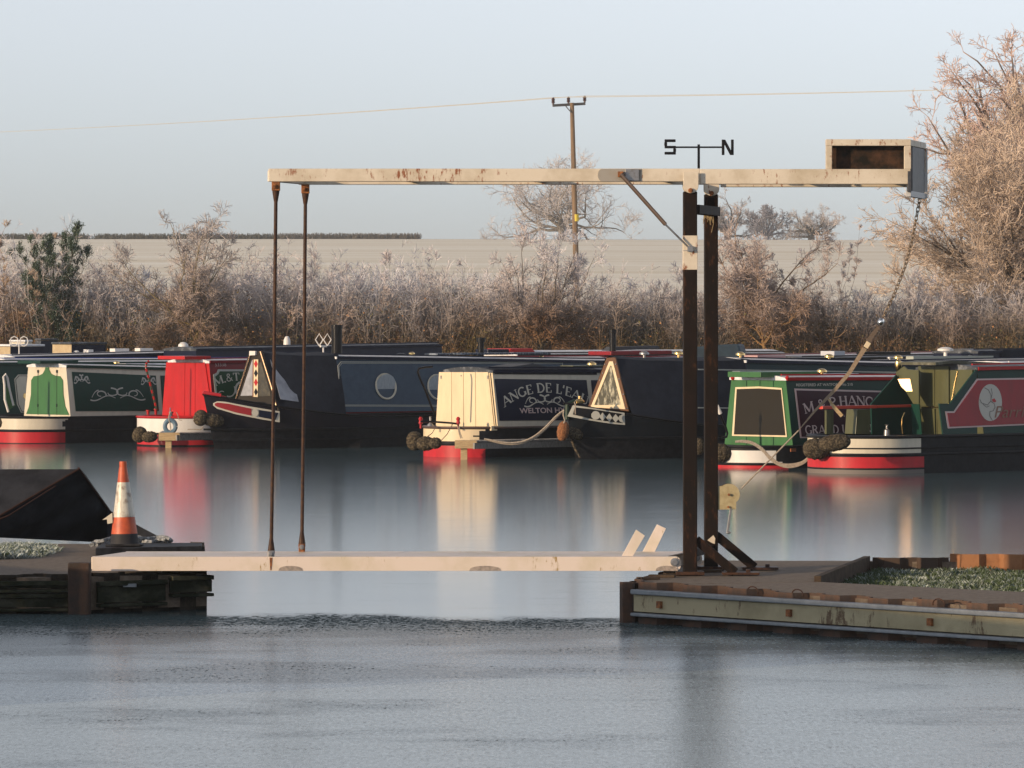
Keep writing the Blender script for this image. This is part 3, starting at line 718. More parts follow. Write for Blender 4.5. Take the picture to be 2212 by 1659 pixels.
for (aa, bb, cc, dd, sd) in ((apl, ap, lb, lbl, 1), (ap, rb, rb2, lb, 2)):
    vs, fs = grid_patch(aa-KO, bb-KO, cc-KO, dd-KO, 30, 24, .075, .04, sd); q.add(vs, fs)
q.add([p-KO for p in (ap, apr, PT(243, 1108, 51.6), rb)], [(0, 1, 2, 3)])
q.add([p-KO for p in (apl, ap, apr, PT(-420, 1016, 51.5))], [(0, 1, 2, 3)])
q.add([p-KO for p in (rb, PT(243, 1108, 51.6), PT(240, 1172, 51.8), rb2)], [(0, 1, 2, 3)])
q.add([p-KO for p in (lbl, lb, lb2, PT(-700, 1178, 50))], [(0, 1, 2, 3)])
M_TENT = mat('black_canvas', (.012, .013, .017), .8, col2=(.025, .027, .034), scale=2.5, bump=.5, bscale=12)
q.build('canvas_cover', M_TENT, cb, smooth=True)
q = MB(); q.tube([ap-KO+Vector((.0, -.01, .01)), rb-KO+Vector((.01, -.01, 0))], .014, 6); q.tube([ap-KO, lb-KO+Vector((0, -.01, 0))], .012, 6); q.tube([PT(120, 1050, 49.55)-KO, PT(20, 1113, 49.2)-KO, PT(-75, 1150, 49.15)-KO], .008, 5); q.build('canvas_hem', mat('brown_webbing_hem', (.035, .016, .012), .7), cb)
q = MB(); vs, fs = grid_patch(PT(232, 1100, 50.6)-KO, PT(345, 1160, 50.2)-KO, PT(345, 1176, 50.1)-KO, PT(232, 1176, 50.4)-KO, 8, 6, .01, 0, 4); q.add(vs, fs)
q.add([p-KO for p in (PT(232, 1100, 50.6), PT(345, 1160, 50.2), PT(340, 1162, 51), PT(240, 1105, 51.4))], [(0, 1, 2, 3)]); q.build('foredeck_cover', M_TENT, cb)
q = MB(); hp = [Vector((x, y, .0)) for x, y in ((-3.5, -.9), (.9, -1.1), (1.75, -.2), (1.7, .6), (.9, 1.3), (-3.5, 1.4))]
q.prism([Vector((p.x*.42 if p.x > 0 else p.x, p.y*.6, .2)) for p in hp], (0, 0, -.35)); q.build('hull', M_HULL, cb)

# ------------------------------------------------------------------ shed added beyond the left of the picture to shade the right quay wall
shd = empty('added_shade_shed', (-11.6, 30.2, .0), math.atan2(.57, .82), 'added dark timber boathouse with a pitched roof, unseen, shading the right quay wall', 'sun_blocker')
q = MB(); q.box((0, 0, 1.25), (3.0, 6.0, 2.5)); sw = q.build('wall', M_OLDWOOD, shd)
q = MB(); q.prism([(-1.7, -3.2, 2.5), (1.7, -3.2, 2.5), (0, -3.2, 3.3)], (0, 6.4, 0)); q.build('roof', M_DARKROOF, shd)
q = MB(); q.box((1.52, .6, 1.0), (.06, .9, 2.0)); q.build('door', M_OLIVE, shd)
q = MB(); q.box((0, 0, .1), (4.2, 7.2, .5)); q.build('staging', M_OLDWOOD, shd)

# low board fence added unseen, left of the picture; it keeps the low sun off the left quay wall
fc = empty('added_shade_fence', (-7.7, 39.6, 0), math.atan2(.57, .82)-math.pi/2, 'added low weathered board fence on the bank outside the left of the picture', 'sun_screen')
for i in range(30):
    q = MB(); q.box((-2.9+i*.2, 0, .64), (.192, .03, 1.16)); q.build('board', M_OLDWOOD, fc)
for i in range(4):
    q = MB(); q.box((-2.9+i*1.95, .07, .5), (.1, .1, 1.5)); q.build('post', M_OLDWOOD, fc)
# ------------------------------------------------------------------ narrowboats
RZ = math.radians(40.0)
SL = .155           # inward lean of the cabin sides per metre of height
class Boat:
    """local x runs from the near end away along the boat, -y is the side one sees"""
    def __init__(b, name, label, corner, Y, xc, yb=.92, cat='narrowboat', group='narrowboats moored in the marina', rz=RZ, zg=None):
        wp_ = PT(corner[0], corner[1], Y); b.zg = wp_.z if zg is None else zg; b.xc = xc; b.yb = yb; b.rz = rz
        loc = Vector((wp_.x, wp_.y, 0))-Matrix.Rotation(rz, 3, 'Z') @ Vector((xc, -yb, 0))
        b.e = empty(name, loc, rz, label, cat, group)
        b.M = Matrix.Translation(loc) @ Matrix.Rotation(rz, 4, 'Z'); b.Mi = b.M.inverted()
    def hit(b, p, p0, n):
        """where the sight line of a measured point meets a local plane"""
        o = b.Mi @ Vector((0, 0, H)); q = b.Mi @ PT(p[0], p[1], 100.0); d = q-o; p0 = Vector(p0); n = Vector(n)
        return o+d*((p0-o).dot(n)/d.dot(n))
    def side(b, p): return b.hit(p, (0, -b.yb, b.zg), (0, -1, SL))
    def sp(b, x, z, off=0): return Vector((x, -(b.yb-(z-b.zg)*SL)-off, z+off*SL))
    def side_panel(b, name, m, pts, off=.005, th=.008, parent=None):
        P = [b.side(p) for p in pts]; n = Vector((0, -1, -SL)).normalized()
        q = MB(); q.prism([p+n*off for p in P], n*th); return q.build(name, m, parent or b.e)
    def side_line(b, name, m, pts, wd=.02, off=.008, closed=True, parent=None):
        P = [b.side(p) for p in pts]; n = Vector((0, -1, -SL)).normalized(); q = MB(); k = len(P)
        for i in range(k if closed else k-1):
            a, c = P[i]+n*(off+.0004*i), P[(i+1) % k]+n*(off+.0004*i); d = (c-a).normalized(); q.bar(a-d*wd*.4, c+d*wd*.4, .006, wd, up=d.cross(n))
        return q.build(name, m, parent or b.e)
    def end_panel(b, name, m, pts, x=None, off=.006, th=.02, parent=None):
        x = b.xc if x is None else x
        P = [b.hit(p, (x-off, 0, 0), (-1, 0, 0)) for p in pts]; q = MB(); q.prism(P, (-th, 0, 0)); return q.build(name, m, parent or b.e)
    def cabin(b, L, roof_px, m_side, m_end, m_roof=None, zr=None, camber=.07, name='cabin', lip=None, hand=.0):
        if roof_px:
            R = [b.side(p) for p in roof_px]; rx = [r.x for r in R]; rz_ = [r.z for r in R]
        else: rx = [b.xc, b.xc+L]; rz_ = list(zr)
        b.rz_at = lambda x: float(np.interp(x, rx, rz_))
        xs = np.linspace(b.xc, b.xc+L, 13); q = MB(); q2 = MB(); vs = []; rv = []
        for x in xs:
            z = b.rz_at(x); yt = b.yb-(z-b.zg)*SL
            vs += [(x, -b.yb, b.zg), (x, -yt, z), (x, yt, z), (x, b.yb, b.zg)]
            rv += [(x-.02*(x == xs[0]), yy, z+.012+camber*(1-(yy/(yt+.04))**2)) for yy in np.linspace(-yt-.035, yt+.035, 7)]+[(x-.02*(x == xs[0]), yt+.035, z-.03), (x-.02*(x == xs[0]), -yt-.035, z-.03)]
        fs = []; n = len(xs)
        for i in range(n-1):
            a, c = i*4, i*4+4; fs += [(a, c, c+1, a+1), (a+3, a+2, c+2, c+3)]
        q.add(vs, fs); q.add([vs[0], vs[1], vs[2], vs[3]], [(0, 1, 2, 3)], 1); q.add(vs[-4:], [(3, 2, 1, 0)], 1)
        cab = q.build(name, [m_side, m_end], b.e)
        fr = []
        for i in range(n-1):
            for j in range(9): fr.append((i*9+j, i*9+(j+1) % 9, (i+1)*9+(j+1) % 9, (i+1)*9+j))
        q2.add(rv, fr); q2.add(rv[:9], [tuple(range(9))]); q2.add(rv[-9:], [tuple(range(9))[::-1]])
        b.roof = q2.build('roof', m_roof or M_FROSTROOF, b.e)
        q3 = MB(); pts = [Vector((x, -(b.yb-(b.rz_at(x)-b.zg)*SL)-.04, b.rz_at(x)+.0)) for x in xs]
        for a, c in zip(pts[:-1], pts[1:]): q3.bar(a, c, .03, .06)
        q3.build('roof_edge', lip or m_side, b.e)
        q3 = MB()
        for a, c in zip(pts[:-1], pts[1:]): q3.bar(a+Vector((0, .16, .075)), c+Vector((0, .16, .075)), .03, .028)
        q3.build('handrail', lip or m_side, b.e)
        return cab
    def bx(b, p): return b.hit(p, (0, -1.04, 0), (0, -1, 0)).x
    def hull(b, L, zt, bands, bow=False, beam=1.04, ax=1.0, sheer=.38, xb=3.2, zlow=None, m_deck=None):
        """bands: list of (z0, z1, x_end, material, round) painted strips at the near end; rest is black"""
        mats = [M_HULL]+[k[3] for k in bands]
        if bow: st = [0]+list(np.linspace(.0, 1, 26)[1:]**1.5*xb)+list(np.linspace(xb, L, 14)[1:])
        else: st = [ax*(1-math.cos(t)) for t in np.linspace(0, math.pi/2, 14)]+list(np.linspace(ax, ax+3.0, 40)[1:])+list(np.linspace(ax+3.0, L, 12)[1:])
        def hw(x):
            e = min(1, max(0, (L-x)/1.2))**.5 if x > L-1.2 else 1
            e = .45+.55*e
            if bow: return beam*(1-(1-min(x/xb, 1))**2.1)**.9*e
            return beam*(math.sqrt(max(0, 1-((ax-min(x, ax))/ax)**2)))*e
        def top(x): return zt+(sheer*(max(0, 1-x/(xb*1.25)))**1.8 if bow else 0)
        b.top = top; b.hw = hw
        zr_ = np.linspace(0, 1, 29); vs = []; k = len(st); nz = len(zr_)
        for sgn in (-1, 1):
            for x in st:
                for t in zr_:
                    z = -.25+(top(x)+.25)*t
                    flare = 1 if not bow else (.72+.28*t**.7 if x < xb else 1)
                    xx = x+(.35*(1-t)*(1-x/xb) if bow and x < xb else 0)
                    vs.append((xx, sgn*hw(x)*flare, z))
        q = MB(); fs = []; mi = []
        for s in range(2):
            for i in range(k-1):
                for j in range(nz-1):
                    a = s*k*nz+i*nz+j; f = (a, a+nz, a+nz+1, a+1)
                    if s: f = f[::-1]
                    fs.append(f); p = [vs[c] for c in f]; cx = sum(v[0] for v in p)/4; cz = sum(v[2] for v in p)/4; mm = 0
                    for bi, (z0, z1, xe, _, rd) in enumerate(bands):
                        zm = (z0+z1)/2; h = (z1-z0)/2
                        if z0 <= cz <= z1 and cx < xe-rd*max(0, 1-((cz-zm)/h)**2)**.5: mm = bi+1
                    mi.append(mm)
        q.v = vs; q.f = fs; q.mi = mi
        # far end and bottom are closed, the deck lies a little below the gunwale
        dk = MB(); dz = -.03
        for i in range(k-1):
            x0, x1 = st[i], st[i+1]
            dk.add([(x0, -hw(x0)*.995, top(x0)+dz), (x1, -hw(x1)*.995, top(x1)+dz), (x1, hw(x1)*.995, top(x1)+dz), (x0, hw(x0)*.995, top(x0)+dz)], [(0, 1, 2, 3)])
        j = (k-1)*nz; q.add([vs[j], vs[j+nz-1], vs[k*nz+j+nz-1], vs[k*nz+j]], [(0, 1, 2, 3)])
        h = q.build('hull', mats, b.e, smooth=True)
        dk.build('deck', m_deck or M_BLACK, b.e)
        b.st = st
        return h
    def strake(b, z, m=None, x1=None, r=.018, dz=None, name='rubbing_strake', bow=False):
        q = MB(); st = [x for x in b.st if x1 is None or x <= x1]
        zf = (lambda x: z) if dz is None else (lambda x: b.top(x)+dz)
        P = [Vector((x, b.hw(x)+.006, zf(x))) for x in st[::-1]]+[Vector((x, -b.hw(x)-.006, zf(x))) for x in st[1:]]
        if bow: P = [Vector((x, -b.hw(x)-.006, zf(x))) for x in st]
        q.tube(P, r, 6); return q.build(name, m or M_HULL, b.e, smooth=True)
    def vent(b, px, h=.09, r=.07, m=None):
        """mushroom vent on the roof at the measured column"""
        p = b.hit(px, (0, 0, b.rz_at(b.xc+3)+.12), (0, 0, 1)) if False else b.hit(px, (0, -.15, 0), (0, -1, 0))
        z = b.rz_at(p.x)+.06; q = MB(); q.lathe([(.03, 0), (.03, h*.5), (r, h*.5), (r*.95, h*.75), (r*.5, h), (.005, h*1.05)], (p.x, -.15, z), 14)
        return q.build('roof_vent', m or M_BRASS, b.e, smooth=True)
    def on_roof(b, px, yl): return b.hit(px, (0, yl, 0), (0, -1, 0))

def fender(p, r, label, m, elong=1.3, axis=(1, 0, 0), name='rope_fender'):
    r *= .88
    q = MB(); n, k = 48, 26; ax = Vector(axis).normalized(); rot = Vector((0, 0, 1)).rotation_difference(ax); g = np.random.default_rng(int(abs(p[0])*100))
    for j in range(k+1):
        for i in range(n):
            t = math.pi*j/k; a = 2*math.pi*i/n+j*.13
            kn = .93+(.13*abs(math.sin(a*5)*math.cos(j*.8))+g.uniform(-.025, .025))*math.sin(t)
            q.v.append(Vector(p)+rot @ Vector((r*kn*math.sin(t)**.75*math.cos(a) if t < math.pi-1e-6 else 0, r*kn*math.sin(t)**.75*math.sin(a) if t < math.pi-1e-6 else 0, -r*elong*math.cos(t))))
    for j in range(k):
        for i in range(n): q.f.append((j*n+i, j*n+(i+1) % n, (j+1)*n+(i+1) % n, (j+1)*n+i)); q.mi.append(0)
    o = q.build(name, m, smooth=True); return tag(o, label, 'fender', 'rope fenders hanging on the narrowboats')

# ---- painted letters built from thick and thin strokes with serifs
TK, TN = .17, .075
def arcpts(cx, cy, rx, ry, a0, a1, n=9): return [(cx+rx*math.cos(math.radians(a0+(a1-a0)*i/n)), cy+ry*math.sin(math.radians(a0+(a1-a0)*i/n))) for i in range(n+1)]
GL = {
 'A': (.86, [([(.05, 0), (.43, 1)], TN), ([(.43, 1), (.80, 0)], TK), ([(.2, .34), (.65, .34)], TN)], [(.05, 0), (.80, 0)]),
 'N': (.86, [([(.12, 0), (.12, 1)], TN), ([(.12, .97), (.74, .03)], TK), ([(.74, 0), (.74, 1)], TN)], [(.12, 0), (.08, 1), (.74, 1)]),
 'G': (.84, [(arcpts(.43, .5, .35, .47, 48, 180), TK*.8), (arcpts(.43, .5, .35, .47, 180, 330), TK*.8), ([(.73, .42), (.73, .12)], TK)], [(.70, .42)]),
 'E': (.68, [([(.16, 0), (.16, 1)], TK), ([(.1, .97), (.58, .97)], TN), ([(.16, .5), (.46, .5)], TN), ([(.1, .03), (.6, .03)], TN), ([(.58, .97), (.58, .78)], TN), ([(.6, .03), (.6, .24)], TN)], []),
 'D': (.84, [([(.16, 0), (.16, 1)], TK), (arcpts(.3, .5, .44, .47, -90, 90, 12), TK*.8), ([(.05, .97), (.3, .97)], TN), ([(.05, .03), (.3, .03)], TN)], []),
 'L': (.64, [([(.16, 0), (.16, 1)], TK), ([(.05, .03), (.56, .03)], TN), ([(.56, .03), (.56, .26)], TN)], [(.16, 1)]),
 "'": (.26, [([(.13, 1.02), (.09, .74)], TK*.8)], []),
 'U': (.86, [([(.16, 1), (.16, .3)], TK), (arcpts(.43, .3, .27, .28, 180, 360), TN*1.3), ([(.7, .3), (.7, 1)], TN)], [(.16, 1), (.7, 1)]),
 'M': (1.02, [([(.12, 0), (.12, 1)], TN), ([(.12, 1), (.5, .1)], TK), ([(.5, .1), (.88, 1)], TN), ([(.88, 0), (.88, 1)], TK)], [(.12, 0), (.88, 0), (.1, 1), (.9, 1)]),
 'T': (.74, [([(.37, 0), (.37, 1)], TK), ([(.05, .97), (.69, .97)], TN), ([(.05, .97), (.05, .76)], TN), ([(.69, .97), (.69, .76)], TN)], [(.37, 0)]),
 'S': (.64, [(arcpts(.32, .74, .23, .23, 30, 270, 10), TK*.75), (arcpts(.32, .27, .25, .24, 90, -150, 10), TK*.85)], []),
 '&': (.80, [([(.72, .02), (.2, .72), (.22, .9), (.36, .97), (.48, .88), (.46, .72), (.14, .42), (.1, .2), (.25, .03), (.45, .05), (.68, .42)], TN*1.3)], []),
 'P': (.72, [([(.16, 0), (.16, 1)], TK), (arcpts(.3, .73, .32, .25, -90, 90, 10), TK*.75), ([(.05, .97), (.3, .97)], TN), ([(.16, .48), (.3, .48)], TN)], [(.16, 0)]),
 'R': (.82, [([(.16, 0), (.16, 1)], TK), (arcpts(.3, .75, .3, .23, -90, 90, 10), TK*.75), ([(.05, .97), (.3, .97)], TN), ([(.16, .52), (.3, .52)], TN), ([(.38, .52), (.72, .02)], TK)], [(.16, 0), (.74, 0)]),
 'H': (.86, [([(.16, 0), (.16, 1)], TK), ([(.7, 0), (.7, 1)], TK), ([(.16, .5), (.7, .5)], TN)], [(.16, 0), (.16, 1), (.7, 0), (.7, 1)]),
 'C': (.80, [(arcpts(.43, .5, .35, .47, 50, 310, 16), TK*.8), ([(.68, .9), (.68, .68)], TN)], []),
 'O': (.86, [(arcpts(.43, .5, .34, .46, 0, 360, 20), TK*.75)], []),
 'I': (.36, [([(.18, 0), (.18, 1)], TK)], [(.18, 0), (.18, 1)]),
 'K': (.84, [([(.16, 0), (.16, 1)], TK), ([(.16, .4), (.7, 1)], TN), ([(.34, .58), (.74, .02)], TK)], [(.16, 0), (.16, 1), (.7, 1), (.74, 0)]),
 '.': (.26, [([(.13, 0), (.13, .14)], TK)], []),
 ' ': (.36, [], [])}
def stroke_quads(pts, w_):
    out = []
    for a, b_ in zip(pts[:-1], pts[1:]):
        dx, dy = b_[0]-a[0], b_[1]-a[1]; l = math.hypot(dx, dy) or 1; e = min(.02, w_*.3); dx /= l; dy /= l; nx_, ny_ = -dy*w_/2, dx*w_/2
        out.append([(a[0]-dx*e+nx_, a[1]-dy*e+ny_), (a[0]-dx*e-nx_, a[1]-dy*e-ny_), (b_[0]+dx*e-nx_, b_[1]+dy*e-ny_), (b_[0]+dx*e+nx_, b_[1]+dy*e+ny_)])
    return out
def glyph_quads(ch_):
    w_, st, sf = GL[ch_]; out = []
    for pts, t in st: out += stroke_quads(pts, t)
    for x, y in sf: out += stroke_quads([(x-.12, y+(.02 if y < .5 else -.02)), (x+.12, y+(.02 if y < .5 else -.02))], .05)
    return w_, out
def paint2d(boat, name, quads, m, parent=None, off=.016, kind='stuff'):
    """quads given in (x along, v up) metres on the cabin side, v measured from the cabin foot"""
    q = MB(); n = Vector((0, -1, -SL)).normalized(); up = Vector((0, SL, 1)).normalized()
    for i, qd in enumerate(quads):
        P = [Vector((x, -boat.yb, boat.zg))+up*v+n*(off+.00015*(i % 17)) for x, v in qd]
        q.add(P, [tuple(range(len(P)))])
    return q.build(name, m, parent or boat.e, kind=kind)
def s_xv(boat, p):
    P = boat.side(p); return P.x, (P.z-boat.zg)*math.sqrt(1+SL*SL)
def serif_text(boat, name, txt, centre, hgt, m, sag=0, span=None, parent=None, stretch=1.0, off=.016):
    ws = [GL[c][0]*hgt*stretch for c in txt]; tot = sum(ws)
    if span: k = span/tot; ws = [v*k for v in ws]; sx_ = stretch*k; tot = span
    else: sx_ = stretch
    cx, cv = s_xv(boat, centre); quads = []; x = -tot/2
    R = ((tot/2)**2+sag**2)/(2*sag) if sag else None
    for c, w_ in zip(txt, ws):
        _, g = glyph_quads(c); mid = x+w_/2
        for qd in g:
            out = []
            for gx_, gy_ in qd:
                lx = gx_*hgt*sx_-w_/2; ly = gy_*hgt
                if R:
                    a = mid/R; out.append((cx+(R+ly)*math.sin(a)+lx*math.cos(a), cv+(R+ly)*math.cos(a)-R-lx*math.sin(a)))
                else: out.append((cx+mid+lx, cv+ly))
            quads.append(out)
        x += w_
    return paint2d(boat, name, quads, m, parent, off)
def font_text(boat, name, txt, left, hgt, m, width=None, shear=0, parent=None, off=.016, bold=0):
    cu = bpy.data.curves.new(name, 'FONT'); cu.body = txt; cu.size = 1; cu.shear = shear; cu.offset = bold
    tmp = bpy.data.objects.new(name, cu); me = bpy.data.meshes.new_from_object(tmp); bpy.data.objects.remove(tmp)
    xs_ = [v.co.x for v in me.vertices]; ysv = [v.co.y for v in me.vertices]; sc = hgt/max(.01, max(ysv)-0)
    wd = max(xs_)-min(xs_); sxx = (width/wd) if width else sc; x0, v0 = s_xv(boat, left)
    n = Vector((0, -1, -SL)).normalized(); up = Vector((0, SL, 1)).normalized()
    for v in me.vertices: v.co = Vector((x0+(v.co.x-min(xs_))*sxx, -boat.yb, boat.zg))+up*(v0+v.co.y*sc)+n*off
    me.materials.append(m); o = bpy.data.objects.new(name, me); C.objects.link(o); o.parent = parent or boat.e; o['kind'] = 'stuff'; return o
def scroll(boat, name, centre, wd, hgt, m, parent=None, kind=0):
    cx, cv = s_xv(boat, centre); quads = []
    def curve(f, n, w0, w1):
        P = [f(i/n) for i in range(n+1)]
        for i in range(n):
            quads.extend(stroke_quads([P[i], P[i+1]], w0+(w1-w0)*i/n))
    for s in (-1, 1):
        curve(lambda t: (cx+s*wd*(.0+.16*math.cos(4.5*t+1.6)*(1-.55*t)+.12), cv+hgt*(.1+.42*math.sin(4.5*t+1.6)*(1-.5*t))), 22, .034, .018)
        curve(lambda t: (cx+s*wd*(.34+.11*math.cos(-5*t+3.4)*(1-.6*t)), cv+hgt*(-.05+.36*math.sin(-5*t+3.4)*(1-.5*t))), 20, .032, .016)
        curve(lambda t: (cx+s*wd*(.05+.5*t), cv+hgt*(-.42+.22*math.sin(t*5.5))), 18, .014, .030)
        curve(lambda t: (cx+s*wd*(.38+.14*t), cv+hgt*(.32-.65*t*t)), 10, .024, .012)
    return paint2d(boat, name, quads, m, parent)
def roof_box(boat, name, px0, px1, yl, wdt, h, m, z_off=.05):
    a = boat.on_roof(px0, yl); c = boat.on_roof(px1, yl); z = (boat.rz_at(a.x)+boat.rz_at(c.x))/2+z_off+h/2
    q = MB(); q.box(((a.x+c.x)/2, yl, z), (abs(c.x-a.x), wdt, h)); return q.build(name, m, boat.e, bev=.006)
def tiller(boat, pts, r, m, plane_y=0):
    q = MB(); P = [boat.hit(p, (0, plane_y, 0), (0, -1, 0)) for p in pts]; q.tube(P, r, 8); return q.build('tiller', m, boat.e, smooth=True), P

# ================= B1 green and cream
b = Boat('narrowboat', 'green and cream narrowboat with a bell shaped green door pattern at the far left', c1(590, 788), 103, 1.3)
h = b.hull(15, b.zg, [(.30, b.zg-.03, b.bx(c1(590, 850)), M_CREAM2, .2), (.03, .255, b.bx(c1(543, 960)), M_RED2, 0)])
b.strake(0, dz=0, m=M_BLACK, r=.022); b.strake(.28, m=M_HULL, r=.02)
cab = b.cabin(11.5, [c1(566, 362), c1(1380, 385)], M_CREAM2, M_CREAM2, lip=M_DGREEN)
pan = b.side_panel('side_panel', M_DGREEN, [c1(600, 408), c1(1302, 440), c1(1328, 736), c1(632, 738)])
b.side_panel('side_panel', M_DGREEN, [c1(1340, 440), c1(1900, 445), c1(1900, 730), c1(1362, 736)])
scroll(b, 'scroll_painting', c1(980, 590), 1.35, .24, M_GREYL, pan)
for cc in ((680, 465), (1240, 475)): scroll(b, 'corner_scroll', c1(*cc), .38, .16, M_GREYL, pan)
font_text(b, 'registration_number', '513179', c1(645, 398), .07, M_GREYL, .42)
q = MB(); 
bell = [(222, 762), (245, 700), (262, 600), (264, 480), (285, 446), (330, 440), (360, 425), (380, 390), (388, 325), (408, 325), (412, 390), (430, 425), (460, 440), (505, 446), (528, 480), (532, 600), (548, 700), (580, 770)]
door = b.end_panel('door', M_GREEN, [c1(*p) for p in bell], off=.006, th=.012)
for x in (318, 476):
    b.end_panel('door_joint', M_BLACK, [c1(x-1.5, 400), c1(x+1.5, 400), c1(x+1.5, 770), c1(x-1.5, 770)], off=.018, th=.003, parent=door)
    for y in (405, 690): b.end_panel('hinge', M_BLACK, [c1(x-4, y-12), c1(x+4, y-12), c1(x+4, y+12), c1(x-4, y+12)], off=.02, th=.01, parent=door)
roof_box(b, 'hatch', c1(240, 322), c1(560, 322), 0, .9, .07, M_DGREEN, .06)
b.vent(c1(975, 335)); roof_box(b, 'roof_board', c1(1015, 350), c1(1375, 350), .1, .35, .05, M_FROSTROOF, .06)
t, P = tiller(b, [c1(70, 745), c1(40, 640), c1(38, 520), c1(30, 450), c1(45, 430), c1(62, 460), c1(80, 560), c1(112, 690)], .028, M_WHITEP)
q = MB(); q.prism([b.hit(c1(*p), (0, 0, 0), (0, -1, 0)) for p in ((48, 540), (78, 545), (130, 690), (70, 735))], (0, .03, 0)); q.build('rudder_post', M_GREEN, b.e)
p = b.M @ b.hit(c1(22, 835), (0, 0, 0), (0, -1, 0)); fender(p, .17, 'dark rope fender hanging at the stern of the green and cream boat', M_DROPE, 1.3, (.77, .64, 0))
# ================= B0 boat behind the far left
b = Boat('narrowboat', 'dark green narrowboat with a cream side panel partly hidden behind the leftmost stern', c1(-420, 775), 107.5, 1.1)
b.hull(15, b.zg, [(.3, b.zg-.03, 1.6, M_CREAM2, .1)]); b.strake(0, dz=0, m=M_BLACK)
b.cabin(11, [c1(-420, 345), c1(260, 340)], M_DGREEN, M_DGREEN)
b.side_panel('side_panel', M_CREAM2, [c1(118, 470), c1(150, 432), c1(235, 432), c1(235, 750), c1(175, 750), c1(140, 680)])
b.side_line('outline', M_BLACK, [c1(128, 474), c1(156, 442), c1(225, 442), c1(225, 742), c1(180, 742), c1(150, 676)], .012, .016)
b.side_panel('porthole', M_BRASS, [(c1(205, 610)[0]+3.5*math.cos(t), c1(205, 610)[1]+6*math.sin(t)) for t in np.linspace(0, 6.28, 13)[:-1]], .014, .01)
# ================= B2 red
b = Boat('narrowboat', 'bright red narrowboat with folding red doors and a striped tiller behind the dark bow', c1(1792, 788), 100.5, 1.15)
h = b.hull(15, b.zg, [(.30, b.zg-.04, 2.6, M_WHITEP, 0), (.03, .255, 2.5, M_RED2, 0)], m_deck=M_RED)
b.strake(0, dz=0, m=M_RED, r=.026, x1=2.6); b.strake(.28, m=M_HULL, r=.02)
b.cabin(11.5, [c1(1722, 326), c1(2080, 322)], M_DRED, M_RED, lip=M_DRED)
prev = 1362
ends = [(1395, 330, 1555, 1362, 1552), (1555, 330, 1640, 1552, 1640), (1640, 330, 1722, 1640, 1786)]
for i, (x0, y0, x1, xb0, xb1) in enumerate(ends):
    b.end_panel('door', M_RED, [c1(x0+1.5, y0), c1(x1-1.5, y0), c1(xb1-1.5, 775), c1(xb0+1.5, 775)], off=.004, th=.02)
roof_box(b, 'hatch', c1(1432, 318), c1(1652, 318), 0, 1.0, .075, M_RED, .05)
pan = b.side_panel('side_panel', M_GREYL, [c1(1783, 432), c1(1812, 418), c1(1822, 388), c1(2160, 388), c1(2160, 690), c1(1808, 690), c1(1800, 600)])
b.side_panel('side_panel_face', M_GREEN if False else mat('bottle_green_paint', (.012, .06, .025), .3, coat=.4), [c1(1800, 446), c1(1826, 428), c1(1836, 404), c1(2140, 404), c1(2140, 680), c1(1822, 680), c1(1815, 600)], .014)
serif_text(b, 'lettering', 'M.&T.STE', c1(1985, 480), .17, M_LET, sag=.13, span=1.25, off=.028)
cx, cv = s_xv(b, c1(2020, 560)); qs = []
for s in (0,):
    qs += stroke_quads(arcpts(cx, cv, .17, .17, 0, 360, 22), .05)+stroke_quads(arcpts(cx, cv, .10, .10, 0, 360, 18), .018)
    qs += stroke_quads(arcpts(cx-.36, cv+.02, .17, .16, 20, -110, 10), .03)+stroke_quads(arcpts(cx-.55, cv-.1, .1, .08, 60, 230, 8), .02)
paint2d(b, 'scroll_painting', qs, M_LET, off=.028)
font_text(b, 'registration_number', '53338', c1(1798, 362), .075, M_LETP, .30)
q = MB(); P = [b.hit(c1(*p), (.45, 0, 0), (0, -1, 0)) for p in ((1245, 318), (1222, 345), (1222, 380), (1245, 460), (1268, 560), (1290, 640), (1308, 720))]
for i in range(len(P)-1):
    for k in range(3): q.tube([P[i].lerp(P[i+1], k/3), P[i].lerp(P[i+1], (k+1)/3)], .024, 7, mi=(i*3+k) % 2)
q.build('tiller', [M_RED, mat('striped_dark_green', (.03, .05, .03), .4)], b.e)
for p, hh in ((c1(1240, 770), .14), (c1(1305, 760), .14), (c1(1432, 790), .15)):
    a = b.hit(p, (0, 0, b.zg), (0, 0, 1)); q = MB(); q.lathe([(.03, 0), (.035, hh*.8), (.05, hh*.85), (.05, hh)], (a.x, a.y, b.zg-.03), 10); q.build('bollard', M_RED if p != c1(1432, 790) else M_STEEL, b.e, smooth=True)
p = b.M @ b.hit(c1(1145, 930), (0, 0, 0), (0, -1, 0)); fender(p+Vector((.1, -.5, .0)), .175, 'brown rope fender at the stern of the red boat, left of the timber T post', M_DROPE, 1.15, (.5, 0, 1))
p = b.M @ b.hit(c1(1225, 950), (0, -.3, 0), (0, -1, 0)); fender(p+Vector((.1, -.4, .0)), .14, 'larger dark rope fender tucked right beside the brown one on the red stern', M_DROPE, 1.4, (1, 0, .1))
q = MB(); a = b.M @ b.hit(c1(1427, 865), (0, -1.12, 0), (0, -1, 0)); ring = [a+Vector((.115*math.cos(t), -.06, .13*math.sin(t))) for t in np.linspace(0, 2*math.pi, 20)]
q.tube(ring, .05, 8); q.tube([a+Vector((0, -.1, .1)), a+Vector((0, -.05, .40))], .012, 5)
tag(q.build('ring_fender', mat('blue_grey_plastic', (.10, .17, .24), .5), smooth=True), 'blue ring fender hanging against the white stern band of the red boat', 'fender')
